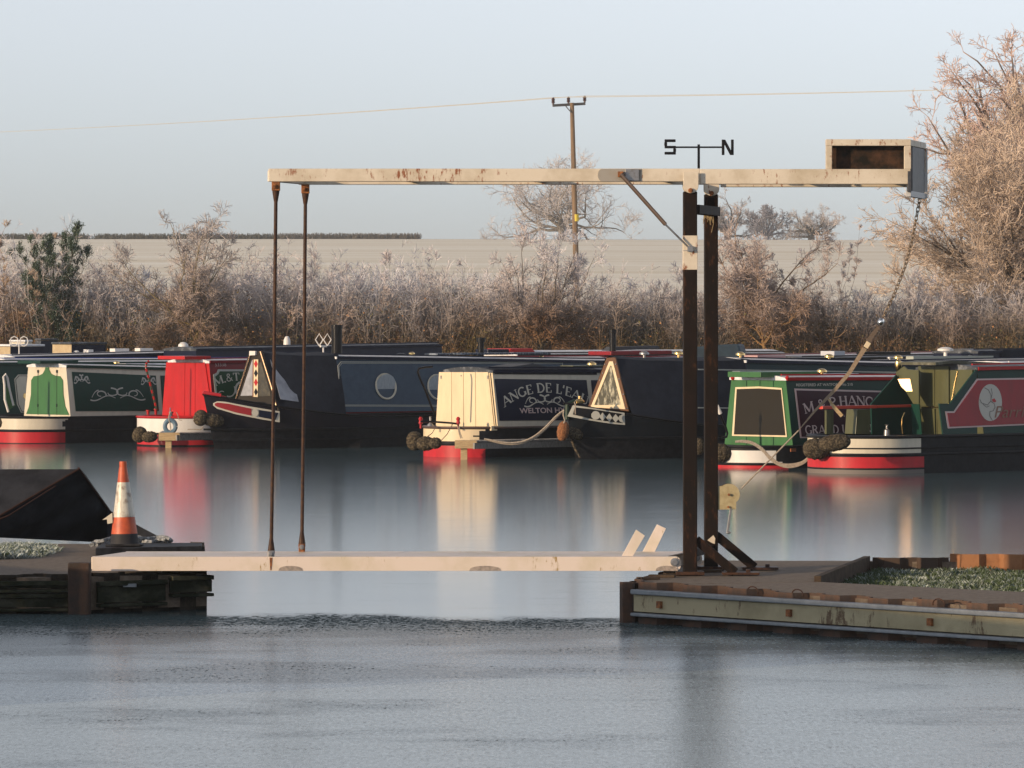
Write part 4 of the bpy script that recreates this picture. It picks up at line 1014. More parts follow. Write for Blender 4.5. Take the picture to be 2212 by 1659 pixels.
# ================= B3 dark bow with diamonds
b = Boat('narrowboat', 'dark blue narrowboat with portholes, bow to the left, with a red and cream bow stripe', c2(1400, 742), 101.3, 4.6)
def bow_origin(bb, tip, Y):
    wp_ = PT(tip[0], tip[1], Y); bb.e.location = (wp_.x, wp_.y, 0)
    bb.M = Matrix.Translation(bb.e.location) @ Matrix.Rotation(bb.rz, 4, 'Z'); bb.Mi = bb.M.inverted()
bow_origin(b, c2(228, 800), 98.0)
b.xc = b.hit(c2(1385, 740), (0, -b.yb, 0), (0, -1, 0)).x; b.zg = .76
M_BOWB = mat('dark_bow_paint', (.014, .013, .020), .35, coat=.3)
h = b.hull(17, .66, [(.45, 2, 4.3, M_BOWB, 0)], bow=True, sheer=.50, xb=3.4)
b.strake(0, dz=0, m=M_BLACK, r=.025); b.strake(.42, bow=True, r=.02); b.strake(.2, bow=True, r=.015)
b.cabin(11.5, [c2(1370, 290), c3(1750, 326)], M_BLUEG, M_NAVY, lip=M_NAVY)
def on_hull(bb, p, off=.0):
    """measured point -> the curved bow side"""
    best = None
    for x in np.linspace(.02, 6, 600):
        y = -bb.hw(x); w_ = bb.M @ Vector((x, y, 0)); px_ = 1106+w_.x/w_.y*F
        if best is None or abs(px_-p[0]) < best[0]: best = (abs(px_-p[0]), x, y, w_.y)
    _, x, y, Y = best; z = H-(p[1]-HZ)/F*Y
    return Vector((x, y, z))
def hull_patch(bb, name, m, top_l, bot_l, off, parent=None, n=16):
    vs = []
    def interp(L, t):
        xs_ = [p[0] for p in L]; x = xs_[0]+(xs_[-1]-xs_[0])*t; return (x, float(np.interp(x, xs_, [p[1] for p in L])))
    q = MB()
    for i in range(n+1):
        for L in (top_l, bot_l):
            v = on_hull(bb, interp(L, i/n)); e = .01; d = Vector((1, -(bb.hw(v.x+e)-bb.hw(v.x-e))/(2*e), 0)).normalized(); nr = Vector((d.y, -d.x, 0))
            q.v.append(v+nr*off)
    for i in range(n): q.f.append((2*i, 2*i+1, 2*i+3, 2*i+2)); q.mi.append(0)
    o = q.build(name, m, parent or bb.e); sm = o.modifiers.new('thickness', 'SOLIDIFY'); sm.thickness = .004; sm.offset = 1
    return o
def hull_poly(bb, name, m, pts, off):
    P = []
    for p in pts:
        v = on_hull(bb, p); e = .01; d = Vector((1, -(bb.hw(v.x+e)-bb.hw(max(v.x-e, 0)))/(2*e), 0)).normalized(); P.append(v+Vector((d.y, -d.x, 0))*off)
    c = sum(P, Vector())/len(P); q = MB(); q.add([c]+P, [(0, i+1, (i+1) % len(P)+1) for i in range(len(P))]); o = q.build(name, m, bb.e)
    sm = o.modifiers.new('thickness', 'SOLIDIFY'); sm.thickness = .004; return o
def disc_px(cx, cy, r, conv, k=.85): return [conv(cx+r*k*math.cos(t), cy+r*math.sin(t)) for t in np.linspace(0, 2*math.pi, 19)[:-1]]
hull_patch(b, 'bow_stripe_outline', M_LET, [c2(308, 672), c2(322, 655), c2(400, 658), c2(620, 700), c2(862, 740)], [c2(308, 690), c2(330, 714), c2(500, 765), c2(700, 805), c2(862, 832)], .03)
hull_patch(b, 'bow_stripe_red', M_DRED if False else mat('stripe_red', (.30, .012, .016), .35), [c2(322, 674), c2(345, 666), c2(430, 675), c2(628, 718)], [c2(322, 690), c2(345, 704), c2(500, 750), c2(628, 776)], .042)
hull_patch(b, 'bow_stripe_navy', M_NAVY, [c2(690, 728), c2(850, 752)], [c2(690, 786), c2(826, 812)], .042)
hull_poly(b, 'bow_stripe_disc', M_LET, disc_px(656, 752, 33, c2), .052)
q = MB(); x1 = .9; q.tube([Vector((x, s*b.hw(x), b.top(x)+.04)) for s, x in [(1, .7), (1, .45), (1, .2), (1, .05), (-1, .01), (-1, .1), (-1, .3)]], .04, 8); q.build('bow_rim', M_RED2, b.e, smooth=True)
q = MB(); a = b.hit(c2(390, 610), (0, .2, 0), (0, -1, 0)); q.tube([a, a-Vector((0, 0, .15))], .03, 8); q.tube([a+Vector((-.08, 0, -.03)), a+Vector((.08, 0, -.03))], .02, 8); q.build('bow_bollard', M_RED2, b.e, smooth=True)
M_DKW = mat('dark_varnished_frame', (.07, .04, .025), .4, coat=.4)
M_CLR = mat('clear_plastic_window', (.24, .25, .28), .3, col2=(.33, .34, .38), scale=4, coat=.5)
cx_ = b.hit(c2(675, 690), (0, 0, .95), (0, 1, 0)).x
def cratch(bb, name, m, pts, off=0, th=.03, parent=None, conv=c2): 
    P = [bb.hit(conv(*p), (bb.cx-off, 0, 0), (-1, 0, 0)) for p in pts]; q = MB(); q.prism(P, (th, 0, 0)); return q.build(name, m, parent or bb.e)
b.cx = cx_
cb_ = cratch(b, 'cratch_board', mat('dark_board', (.03, .026, .022), .5), [(612, 240), (722, 235), (862, 740), (490, 660)], 0, .03)
cratch(b, 'cratch_window', M_CLR, [(636, 310), (646, 310), (642, 608), (538, 610)], .008, .004, cb_)
cratch(b, 'cratch_window', mat('dim_window', (.05, .048, .04), .2, coat=.5, col2=(.09, .08, .06), scale=9), [(692, 330), (712, 330), (785, 575), (788, 610), (690, 615)], .008, .004, cb_)
dp = cratch(b, 'diamond_strip', M_CREAM, [(650, 306), (686, 306), (682, 620), (648, 618)], .03, .02, cb_)
for i, cc in enumerate((343, 421, 498, 578)):
    cratch(b, 'diamond', M_RED if i % 2 == 0 else M_BLACK, [(667, cc-34), (683, cc), (667, cc+34), (651, cc)], .034, .004, dp)
cratch(b, 'strip_edge', mat('brown_varnish', (.16, .06, .025), .35), [(640, 306), (649.5, 306), (647.5, 620), (638, 618)], .03, .02, cb_)
M_CHR = mat('bronze_trim', (.30, .2, .13), .3, .6)
for (p0, p1) in (((622, 262), (494, 656)), ((706, 240), (800, 540)), ((800, 540), (838, 690))):
    q = MB(); q.tube([b.hit(c2(*p0), (b.cx-.03, 0, 0), (-1, 0, 0)), b.hit(c2(*p1), (b.cx-.03, 0, 0), (-1, 0, 0))], .017, 7); q.build('cratch_frame', M_CHR, cb_, smooth=True)
cratch(b, 'top_light', M_WHITEP, [(612, 235), (662, 235), (660, 270), (612, 272)], .06, .05, cb_)
# tarpaulin from the cratch board back to the cabin
def tarp(bb, apexes, x1, zside0, zside1, z_ridge0, z_ridge1, hw0, hw1, name='cratch_cover', win=None):
    n = 14; vs = []; q = MB()
    for i in range(n+1):
        t = i/n; x = bb.cx+.02+(x1-bb.cx)*t; zr_ = z_ridge0+(z_ridge1-z_ridge0)*t-.035*math.sin(math.pi*t)+.006*math.sin(t*21)
        ht = hw0+(hw1-hw0)*min(1, t*1.0); zs = zside0+(zside1-zside0)*t; tops = .13+(.72-.13)*t**.8
        bw = min(bb.hw(x)*.97, .99) ; zb = bb.top(x)-.0
        wv_ = .012*math.sin(t*17+1)
        vs += [(x, -bw, zb), (x, -(bw*.72+tops*.28)+wv_, zb*.7+zr_*.3), (x, -(bw*.42+tops*.58)-wv_, zb*.4+zr_*.6), (x, -tops, zr_-.03), (x, 0, zr_+.03), (x, tops, zr_-.03), (x, bw, zb)]
    for i in range(n):
        for j in range(6): a = i*7+j; q.f.append((a, a+7, a+8, a+1)); q.mi.append(0)
    q.v = vs; o = q.build(name, M_TARP, bb.e, smooth=True); return o
zr0 = b.hit(c2(720, 240), (b.cx, 0, 0), (-1, 0, 0)).z; zr1 = b.rz_at(b.xc)+.09
tp = tarp(b, None, b.xc+.05, 0, 0, zr0, zr1, .2, .75)
def plane_from(bb, y0, z0, y1, z1): return Vector((0, y0, z0)), Vector((0, -(z1-z0), (y1-y0)))
q = MB(); P = []
for p in ((775, 318), (925, 325), (1015, 672), (862, 650)):
    # window lies just outside the canvas: interpolate the lean of the canvas at that place
    xx = b.cx+.3; bwid = .93
    h_ = b.hit(c2(*p), (0, -.90, .75), (0, -1, .60)); P.append(h_+Vector((0, -.05, .03)))
q.prism(P, (0, .006, 0)); q.build('canvas_window', M_CLR, tp)
# cabin side coach lines and portholes
for off, wd in ((0, .018), (9, .010)):
    b.side_line('coach_line', M_GREYL, [c2(1352+off, 360+off), c2(1378+off, 326+off*1.2), c3(1390, 330+0+off*1.2), c3(1390, 700-off), c2(1412-off, 694-off), c2(1372+off, 658-off*.6), c2(1366+off, 520)], wd, .006)
for i, (cxx, cyy) in enumerate(((1752, 530), (2186, 536), (2650, 545), (3300, 555))):
    cc = b.side(c2(cxx, cyy)); n = Vector((0, -1, -SL)).normalized(); R_ = .27
    q = MB(); rp = [cc+n*.02+Vector((1, 0, 0))*R_*math.cos(t)+Vector((0, SL, 1)).normalized()*R_*math.sin(t) for t in np.linspace(0, 2*math.pi, 28)]
    q.tube(rp, .022, 8); po = q.build('porthole', M_CREAM2, b.e, smooth=True)
    q = MB(); q.lathe([(R_, 0), (R_, .012)], cc+n*.006, 28, n); q.build('pane', M_GLASS, po)
q = MB(); a = b.on_roof(c2(1345, 262), -.1); z = b.rz_at(a.x)+.05; q.lathe([(.115, 0), (.115, .58), (.13, .58), (.13, .66), (.10, .66)], (a.x, -.1, z), 16); q.build('chimney', M_BLACK, b.e, smooth=True)
q = MB(); a = b.on_roof(c2(1232, 250), 0); z = b.rz_at(b.xc)+.08
q.tube([(a.x, 0, z), (a.x, 0, z+.15)], .018, 6); q.box((a.x, 0, z+.16), (.16, .05, .04))
ax_ = Vector((math.cos(-RZ), math.sin(-RZ), 0))
for s in (-1, 1):
    c0 = Vector((a.x, 0, z+.30))+ax_*.088*s
    q.tube([c0+ax_*dx*.082+Vector((0, 0, dz*.13)) for dx, dz in ((0, -1), (1, 0), (0, 1), (-1, 0), (0, -1))], .014, 5)
q.build('loop_aerial', M_WHITEP, b.e)
b.vent(c3(130, 270)); b.vent(c3(40, 275), .06, .10, M_BLACK)
for (x0, x1, yl, zz) in ((290, 860, .25, .11), (510, 1240, -.15, .13)):
    roof_box(b, 'solar_panel' if x0 == 510 else 'roof_plank', c3(x0, 280), c3(x1, 280), yl, .45, .04, mat('dark_solar_panel', (.02, .03, .05), .25, col2=(.2, .23, .27), scale=5, stretch=(9, .6, 1), thr=(.5, .6), coat=.5), zz)
b.vent(c3(655, 292), .06, .05); b.vent(c3(1215, 300), .06, .05)
q = MB(); a = b.on_roof(c3(708, 240), .3); q.lathe([(.07, 0), (.07, .35), (.10, .35), (.10, .45)], (a.x, .3, b.rz_at(a.x)+.05), 12); q.build('chimney', M_BLACK, b.e, smooth=True)
for i, (pp, r_, ax__) in enumerate(((c2(205, 795), .175, (.3, -.3, 1)), (c2(310, 815), .16, (1, .3, -.15)))):
    a = b.hit(pp, (-.15 if i == 0 else .1, 0, 0), (1, .0, 0)); w_ = b.M @ a
    fender(w_, r_, ('round brown rope fender at the dark bow beside the red doors', 'long dark rope fender just behind the round one on the dark bow')[i], M_DROPE, 1.1 if i == 0 else 1.7, ax__)
# ================= B4 cream doors
b = Boat('narrowboat', 'navy narrowboat with sunlit cream doors and large pale name lettering on its side', c3(850, 868), 92.2, .86)
h = b.hull(14, b.zg-.02, [(.31, b.zg-.06, b.bx(c3(792, 950)), M_CREAM, .2), (-.1, .235, b.bx(c3(770, 1080)), M_RED2, 0)], m_deck=M_BLACK)
b.strake(0, dz=0, m=mat('brown_rail', (.07, .04, .03), .4), r=.025, x1=2.7); b.strake(.27, m=M_HULL, r=.022)
b.cabin(11, [c3(780, 404), c3(1720, 402)], M_CREAM2, M_CREAM, m_roof=M_DARKROOF, lip=M_NAVY)
b.side_panel('side_panel', M_NAVY, [c3(820, 467), c3(1590, 477), c3(1625, 812), c3(862, 818)])
b.side_panel('side_panel', M_NAVY, [c3(1628, 478), c3(2300, 478), c3(2300, 806), c3(1660, 812)])
b.side_line('coach_line', M_NAVY, [c3(788, 425), c3(835, 868)], .022, .003, False)
serif_text(b, 'name_lettering', "ANGE DE L'EAU", c3(1240, 580), .190, M_LET, sag=.32, span=2.28)
font_text(b, 'place_lettering', 'WELTON HYTHE', c3(1030, 755), .105, M_LETP, 1.56, bold=.02)
scroll(b, 'scroll_painting', c3(1240, 645), 1.0, .20, M_LET)
dl = [(362, 412, 470, 335, 470), (470, 412, 568, 470, 570), (568, 412, 668, 570, 672), (668, 412, 776, 672, 825)]
for i, (x0, y0, x1, xb0, xb1) in enumerate(dl):
    d_ = b.end_panel('door', M_CREAM, [c3(x0+2, y0), c3(x1-2, y0), c3(xb1-2, 866), c3(xb0+2, 866)], off=.004, th=.02)
b.end_panel('door_bolt', M_STEEL, [c3(541, 435), c3(546, 435), c3(546, 447), c3(541, 447)], off=.026, th=.01)
for x in (375, 767): b.end_panel('hinge', M_STEEL, [c3(x-4, 440), c3(x+4, 440), c3(x+4, 468), c3(x-4, 468)], off=.026, th=.008)
# canvas hatch cover with scalloped front edge
q = MB(); z0 = b.rz_at(1.0); yt = b.yb-(z0-b.zg)*SL; nn = 24; vs = []
for i in range(nn+1):
    y = yt+.05-(2*yt+.1)*i/nn; sc = .022*abs(math.sin(math.pi*i/8))
    vs += [(.90, y, z0-.05+sc), (.90, y, z0+.035+.05*(1-(y/(yt+.05))**2)), (3.6, y, z0+.03+.05*(1-(y/(yt+.05))**2))]
q.v = vs
for i in range(nn):
    a = i*3; q.f += [(a, a+1, a+4, a+3), (a+1, a+2, a+5, a+4)]; q.mi += [0, 0]
hc = q.build('hatch_cover', M_TARP, b.e)
q = MB(); q.prism([b.sp(.9, z0+.02, .012), b.sp(3.6, z0+.02, .012), b.sp(3.6, z0-.09, .012), b.sp(.9, z0-.06, .012)], (0, -.006, 0)); q.build('cover_valance', M_TARP, hc)
q = MB(); ck = [b.hit(c3(*p), (0, -.0, 0), (0, -1, 0)) for p in ((760, 385), (1050, 338), (1290, 392))]; q.prism([c_+Vector((0, .35, 0)) for c_ in ck], (0, -.7, 0)); q.build('folded_canopy', mat('grey_canvas', (.05, .055, .065), .8), b.e)
for x in (475, 648, 785, 960, 1135):
    p = b.sp(0, 0) if False else (b.hit(c3(x, 408), (.9, 0, 0), (-1, 0, 0)) if x < 780 else b.side(c3(x, 415))+Vector((0, -.03, 0)))
    q = MB(); q.lathe([(.014, 0), (.010, .012)], p, 8, (-1, 0, 0) if x < 780 else (0, -1, 0)); q.build('stud', M_SHINE, hc)
roof_box(b, 'roof_board', c3(1425, 370), c3(1710, 370), -.1, .4, .05, M_OLIVE, .06); b.vent(c3(1635, 355), .12, .10)
t, P = tiller(b, [c3(325, 770), c3(290, 690), c3(245, 570), c3(200, 470), c3(178, 410), c3(190, 380), c3(240, 370), c3(300, 366)], .022, M_BLACK, -.02)
# stern rail, bollards, plank
q = MB(); P = [b.hit(c3(*p), (0, -.55, 0), (0, -1, 0)) for p in ((205, 825), (320, 828), (460, 838), (525, 846))]; q.tube(P, .02, 6); q.build('stern_rail', M_BLACK, b.e, smooth=True)
for p in ((204, 800), (518, 800)):
    a = b.hit(c3(p[0], p[1]+70), (0, 0, b.zg), (0, 0, 1)); q = MB(); q.lathe([(.02, 0), (.02, .08), (.045, .10), (.03, .15), (.045, .19), (.02, .23)], (a.x, a.y, b.zg-.03), 10); q.build('bollard', M_RED2, b.e, smooth=True)
q = MB(); a = b.hit(c3(285, 865), (0, 0, b.zg), (0, 0, 1)); q.lathe([(.07, 0), (.05, .05), (.02, .06), (.02, .19), (.03, .2)], (a.x, a.y, b.zg), 10); q.build('tiller_cap', M_STEEL, b.e, smooth=True)
q = MB(); q.box(b.side(c3(822, 885))+Vector((0, -.06, .01)), (.3, .05, .09)); q.build('step', M_CREAM, b.e)
hang = []
for (pp, tip) in (((165, 985), (215, 870)), ((250, 1005), (330, 880)), ((330, 1000), (470, 860))):
    hang.append(b.M @ b.hit(c3(*pp), (0, -.35-.002*pp[0], 0), (0, -1, 0)))
fender(hang[0]+Vector((-.02, -.3, 0)), .19, 'brown rope fender at the far left of the cream stern', M_DROPE, 1.12, (0, -.2, 1))
fender(hang[1]+Vector((0, -.45, 0)), .165, 'middle brown rope fender of three on the cream stern', M_DROPE, 1.25, (1, 0, 0))
fender(hang[2]+Vector((0, -.55, 0)), .13, 'smallest brown rope fender on the right of the cream stern', M_DROPE, 1.1, (1, 0, .1))
q = MB()
for (a_, b_) in (((330, 870), (262, 950)), ((470, 850), (370, 990))):
    A_ = b.M @ b.hit(c3(*a_), (0, -.98, 0), (0, -1, 0)); B_ = b.M @ b.hit(c3(*b_), (0, -1.1, 0), (0, -1, 0)); q.tube([A_, A_.lerp(B_, .5)+Vector((.01, 0, -.03)), B_], .008, 5)
tag(q.build('fender_chain', M_CHAIN), 'thin rusty chains holding the fenders of the cream stern', 'chain', None, 'stuff')
B4 = b
# ================= B5 dark bow with cream triangle
b = Boat('narrowboat', 'black narrowboat with a sunlit cream triangular window frame and pale diamonds on its bow', c3(1940, 740), 92.0, 3.8)
bow_origin(b, c3(1408, 860), 90.6)
b.zg = .76; b.xc = 4.15
h = b.hull(17, .62, [(.4, 2, 4.0, mat('very_dark_bow_paint', (.008, .011, .016), .4, coat=.3), 0)], bow=True, sheer=.48, xb=3.0)
b.strake(0, dz=0, m=M_BLACK, r=.025); b.strake(.42, bow=True, r=.02)
b.cabin(12, [c4(1410, 405), c5(1330, 188)], mat('dark_teal_paint', (.006, .028, .034), .35, coat=.3), M_NAVY, lip=M_NAVY)
b.side_line('coach_line', M_GREYL, [c4(1195, 500), c5(1325, 240)], .024, .006, False); b.side_line('coach_line', M_GREYL, [c4(1195, 912), c5(1325, 500)], .024, .006, False)
hull_patch(b, 'bow_stripe_outline', M_GREYL, [c3(1475, 688), c3(1600, 705), c3(1800, 738), c3(1905, 752)], [c3(1434, 782), c3(1600, 812), c3(1800, 845), c3(1912, 854)], .03)
hull_patch(b, 'bow_stripe_field', M_BLACK, [c3(1496, 706), c3(1640, 722), c3(1880, 760)], [c3(1480, 766), c3(1640, 806), c3(1880, 838)], .042)
hull_poly(b, 'bow_disc', M_GREYL, disc_px(1664, 773, 36, c3, 1.0), .056)
for cc, cy in ((1722, 785), (1777, 792), (1828, 798)): hull_poly(b, 'diamond', M_GREYL, [c3(cc-27, cy), c3(cc, cy-36), c3(cc+27, cy), c3(cc, cy+36)], .056)
hull_poly(b, 'crescent', M_GREYL, [c3(1848, 800), c3(1862, 776), c3(1895, 764), c3(1880, 800), c3(1896, 836), c3(1864, 826)], .056)
b.cx = b.hit(c3(1778, 710), (0, 0, 0), (0, 1, 0)).x
def ctr(name, m, pts, off, th, parent=None): return cratch(b, name, m, pts, off, th, parent, c3)
cb_ = ctr('cratch_board', mat('brown_varnished_board', (.13, .065, .035), .35, coat=.5), [(1760, 292), (1832, 288), (1945, 740), (1605, 700)], 0, .03)
TRI = [(1782, 322), (1812, 322), (1916, 722), (1626, 706)]; TRI2 = [(1790, 358), (1802, 358), (1882, 686), (1656, 688)]
for i in range(4):
    j = (i+1) % 4; ctr('triangle_frame', M_CREAM, [TRI[i], TRI[j], TRI2[j], TRI2[i]], .02, .02, cb_)
mcr = mat('crinkled_foil', (.10, .09, .06), .12, .3, col2=(.55, .5, .36), scale=9, thr=(.48, .62), bump=1, bscale=16, stretch=(1, 1, .45)); ctr('window', mcr, TRI2, .006, .004, cb_)
for p in ((1748, 345), (1838, 345), (1730, 420), (1868, 470), (1705, 478), (1903, 597), (1675, 600), (1932, 716)):
    a = b.hit(c3(*p), (b.cx-.012, 0, 0), (-1, 0, 0)); q = MB(); q.lathe([(.015, 0), (.01, .014)], a, 8, (-1, 0, 0)); q.build('stud', M_SHINE, cb_)
zr0 = b.hit(c3(1830, 288), (b.cx, 0, 0), (-1, 0, 0)).z; tarp(b, None, b.xc+.1, 0, 0, zr0, b.rz_at(b.xc)+.06, .2, .75)
q = MB(); a = b.on_roof(c4(985, 385), 0); 
for pc, mm in ((c4(985, 385), M_BRASS), (c4(1650, 405), M_BRASS), (c5(862, 170), M_BRASS), (c5(1340, 178), M_BRASS), (c4(615, 372), M_STEEL)): b.vent(pc, .13, .10, mm)
q = MB(); a = b.on_roof(c5(1668, 100), .2); 
roof_box(b, 'roof_plank', c5(670, 175), c5(870, 175), .1, .3, .06, M_BLACK, .06); roof_box(b, 'roof_plank', c5(320, 150), c5(515, 150), .15, .4, .05, mat('pink_frosted_board', (.4, .25, .25), .8), .09)
q = MB(); a = b.hit(c3(1535, 655), (.25, 0, 0), (-1, 0, 0)); q.lathe([(.09, -.04), (.10, .0), (.06, .04), (.03, .05), (.03, .1)], a, 12); q.build('bow_light', M_BRASS, b.e, smooth=True)
q = MB(); a0 = b.hit(c3(1430, 680), (.05, 0, 0), (-1, 0, 0)); q.tube([a0+Vector((0, 0, -.3)), a0, a0+Vector((.2, 0, .05))], .05, 8); q.build('stem_post', mat('dark_green_stem', (.015, .035, .025), .4), b.e, smooth=True)
w0 = b.M @ b.hit(c3(1395, 905), (-.2, 0, 0), (-1, 0, 0)); fender(w0, .135, 'orange brown coir rope fender hanging from the black bow with the cream triangle', M_OROPE, 1.65, (.15, 0, 1))
w1 = b.M @ b.hit(c3(1492, 925), (.1, -.25, 0), (-1, 0, 0)); fender(w1, .13, 'dark rope fender half hidden behind the orange coir fender', M_DROPE, 1.5, (1, 0, -.4))
q = MB(); P = [b.M @ b.hit(c3(*p), (.15, -.3, 0), (-1, 0, 0)) for p in ((1470, 990), (1500, 1060), (1540, 1130))]; q.tube(P, [.03, .025, .02], 6); tag(q.build('hanging_rope_end', M_DROPE), 'dark rope end trailing into the ice under the coir fender', 'rope')
B5 = b
# ================= B6 green with wide rear window board
b = Boat('narrowboat', 'green narrowboat with a cream framed dark panel across its stern and maroon lettered side', c4(2215, 1330), 85.3, .95, yb=.93)
h = b.hull(14, b.zg, [(.10, b.zg-.06, b.bx(c4(2150, 1430)), M_WHITEP, .2), (-.2, .055, b.bx(c4(2180, 1530)), M_RED2, 0)], m_deck=M_BLACK)
b.strake(0, dz=0, m=M_BLACK, r=.03); b.strake(.08, m=M_HULL, r=.022)
b.cabin(11, [c4(2158, 602), c5(1330, 283)], M_DGREEN, M_GREEN, lip=M_RED)
P6 = [(1600, 692), (1850, 684), (2098, 700), (2155, 1228), (1563, 1215)]; P6i = [(1612, 712), (1850, 704), (2085, 718), (2135, 1210), (1582, 1200)]
fo = b.end_panel('board_frame', M_CREAM, [c4(*p) for p in P6], off=.008, th=.012)
b.end_panel('dark_board', mat('dark_brown_glass', (.022, .018, .012), .15, coat=.5), [c4(*p) for p in P6i], off=.022, th=.006, parent=fo)
for x in (1715, 1860, 2005): b.end_panel('door_joint', M_DGREEN, [c4(x-2, 560), c4(x+2, 560), c4(x+2, 690), c4(x-2, 690)], off=.006, th=.004)
for x in (1715, 1860, 2005): b.end_panel('door_joint', M_DGREEN, [c4(x-2, 1225), c4(x+2, 1225), c4(x+2, 1325), c4(x-2, 1325)], off=.006, th=.004)
b.end_panel('hatch_front', M_GREEN, [c4(1672, 545), c4(2022, 548), c4(2022, 606), c4(1690, 604)], off=-.02, th=.03)
roof_box(b, 'hatch', c4(1690, 600), c4(2300, 600), 0, .9, .10, M_GREEN, .03)
for x in (1568, 2155): 
    a = b.hit(c4(x, 592), (.92, 0, 0), (-1, 0, 0)); q = MB(); q.lathe([(.02, -.04), (.045, 0), (.02, .04)], a, 10); q.build('roof_knob', M_RED, b.e, smooth=True)
pan = b.side_panel('side_panel', M_LETP, [c5(620, 352), c5(1400, 372), c5(1400, 690), c5(660, 695)]); b.side_panel('side_panel_face', M_MAROON, [c5(632, 364), c5(1390, 382), c5(1390, 680), c5(668, 685)], .014)
serif_text(b, 'name_lettering', 'M & P.HANCOCK', c5(1010, 470), .185, M_LETP, sag=.14, span=2.45, off=.028)
serif_text(b, 'canal_lettering', 'GRAND UNION', c5(925, 664), .165, M_LETP, span=1.72, off=.028)
font_text(b, 'registration_lettering', 'REGISTERED AT WATFORD No 210', c5(632, 336), .05, M_LET, 1.45, bold=.01)
qs = []
for xx, r_ in ((985, .018), (1010, .035), (1037, .018), (830, .02), (960, .012), (1060, .012)):
    ux, uv = s_xv(b, c5(xx, 542)); qs.append([(ux+r_*math.cos(t), uv+r_*1.1*math.sin(t)) for t in np.linspace(0, 6.28, 9)[:-1]])
paint2d(b, 'dots', qs, M_LETP, off=.026)
b.vent(c5(812, 258), .12, .10); roof_box(b, 'roof_board', c5(850, 275), c5(1030, 275), -.1, .3, .04, M_FROSTROOF, .05); roof_box(b, 'roof_board', c4(1600, 590), c4(1668, 590), .3, .2, .09, M_STEEL, .05)
t, P = tiller(b, [c4(1440, 1240), c4(1500, 1225), c4(1510, 1190), c4(1490, 1120), c4(1450, 1030), c4(1430, 975)], .022, M_BLACK, .0)
q = MB(); q.tube([b.hit(c4(1434, 975), (0, 0, 0), (0, -1, 0)), b.hit(c4(1414, 925), (0, 0, 0), (0, -1, 0)), b.hit(c4(1410, 880), (0, 0, 0), (0, -1, 0))], [.04, .035, .006], 8); q.build('tiller_pin', M_WHITEP, t, smooth=True)
q = MB(); q.box(b.side(c4(2270, 1350))+Vector((0, -.06, -.02)), (.55, .08, .07)); q.build('step', mat('orange_step', (.35, .12, .05), .5), b.e)
w0 = b.M @ b.hit(c4(1440, 1400), (-.05, .2, 0), (-1, 0, 0)); fender(w0, .2, 'dark rope fender behind the rear black post at the green stern', M_DROPE, 1.2, (1, 0, 0))
for pc in (c4(1200, 1330),): fender(b.M @ b.hit(pc, (-.25, .4, 0), (-1, 0, 0)), .13, 'grey frosted fender seen between the two black posts', M_DROPE, 1.4, (0, 0, 1))
B6 = b
# ================= B7 nearest, at the right
b = Boat('narrowboat', 'green narrowboat with red side panel, white bird badge and olive doors at the right', c5(1652, 672), 82.7, 2.05, yb=.93)
bow_dx = b.hit(c5(737, 900), (0, 0, 0), (0, -1, 0)).x
h = b.hull(15, b.zg-.02, [(.36, b.zg-.05, b.bx(c5(1516, 750)), M_CREAM2, .08), (.09, .315, b.bx(c5(1518, 860)), M_RED2, 0), (-.1, .075, b.bx(c5(1518, 920)), mat('grey_waterline', (.14, .12, .11), .7), 0)], m_deck=M_BLACK)
b.strake(0, dz=0, m=M_BLACK, r=.028); b.strake(.338, m=M_HULL, r=.022); b.strake(.45, bow=True, r=.014)
xc0 = b.xc; xb_ = b.side(c5(1885, 215)).x; b.xc = xb_
b.cabin(10, [c5(1885, 215), c5(2212, 207)], M_DGREEN, M_OLIVE, m_roof=M_DARKROOF, lip=M_RED)
b.xc = xc0
wing = [b.side(c5(*p)) for p in ((1650, 670), (1625, 458), (1700, 458), (1885, 215), (1888, 665))]
q = MB(); n = Vector((0, -1, -SL)).normalized(); q.prism([p+n*.004 for p in wing], -n*.03); q.build('cabin_wing', M_DGREEN, b.e)
PB = [(1663, 510), (1722, 510), (1882, 284), (2330, 276), (2330, 600), (1682, 628)]; PC = [(1676, 520), (1727, 520), (1888, 294), (2330, 286), (2330, 590), (1692, 616)]
b.side_panel('side_panel', M_LETP, [c5(*p) for p in PB], .006); b.side_panel('side_panel_face', mat('deep_red_paint', (.28, .012, .018), .3, coat=.4), [c5(*p) for p in PC], .015)
def ell(cx, cy, rx, ry, n=30): return [c5(cx+rx*math.cos(t), cy+ry*math.sin(t)) for t in np.linspace(0, 2*math.pi, n+1)[:-1]]
bd = b.side_panel('bird_badge', mat('pale_badge_paint', (.42, .40, .35), .4), ell(1972, 448, 80, 128), .024, .004)
def fwd(bb, p, o):
    n = Vector((0, -1, -SL)).normalized(); return bb.side(p)+n*o
q = MB()
for pts in ([(1930, 345), (1958, 360), (1975, 395), (1975, 435), (1950, 465), (1910, 450), (1897, 425)], [(1978, 350), (1984, 385), (1975, 425)], [(1975, 440), (1998, 455), (2003, 480), (1990, 505), (1968, 510), (1966, 540), (1985, 572)], [(1920, 460), (1945, 480), (1965, 470)]):
    for i in range(len(pts)-1): q.bar(fwd(b, c5(*pts[i]), .030+.0004*i), fwd(b, c5(*pts[i+1]), .030+.0004*i), .003, .012, up=Vector((1, 0, 0)))
q.build('bird_outline', mat('grey_ink', (.12, .11, .10), .5), bd)
q = MB(); q.prism([fwd(b, c5(*p), .032) for p in ((1982, 425), (1998, 418), (2012, 440), (2000, 446), (1985, 440))], (0, -.003, 0)); q.build('bird_head', M_RED, bd)
font_text(b, 'name_lettering', 'Parrinda', c5(2000, 552), .21, mat('dull_gold_lettering', (.20, .09, .05), .5), 1.35, shear=.35, off=.033)
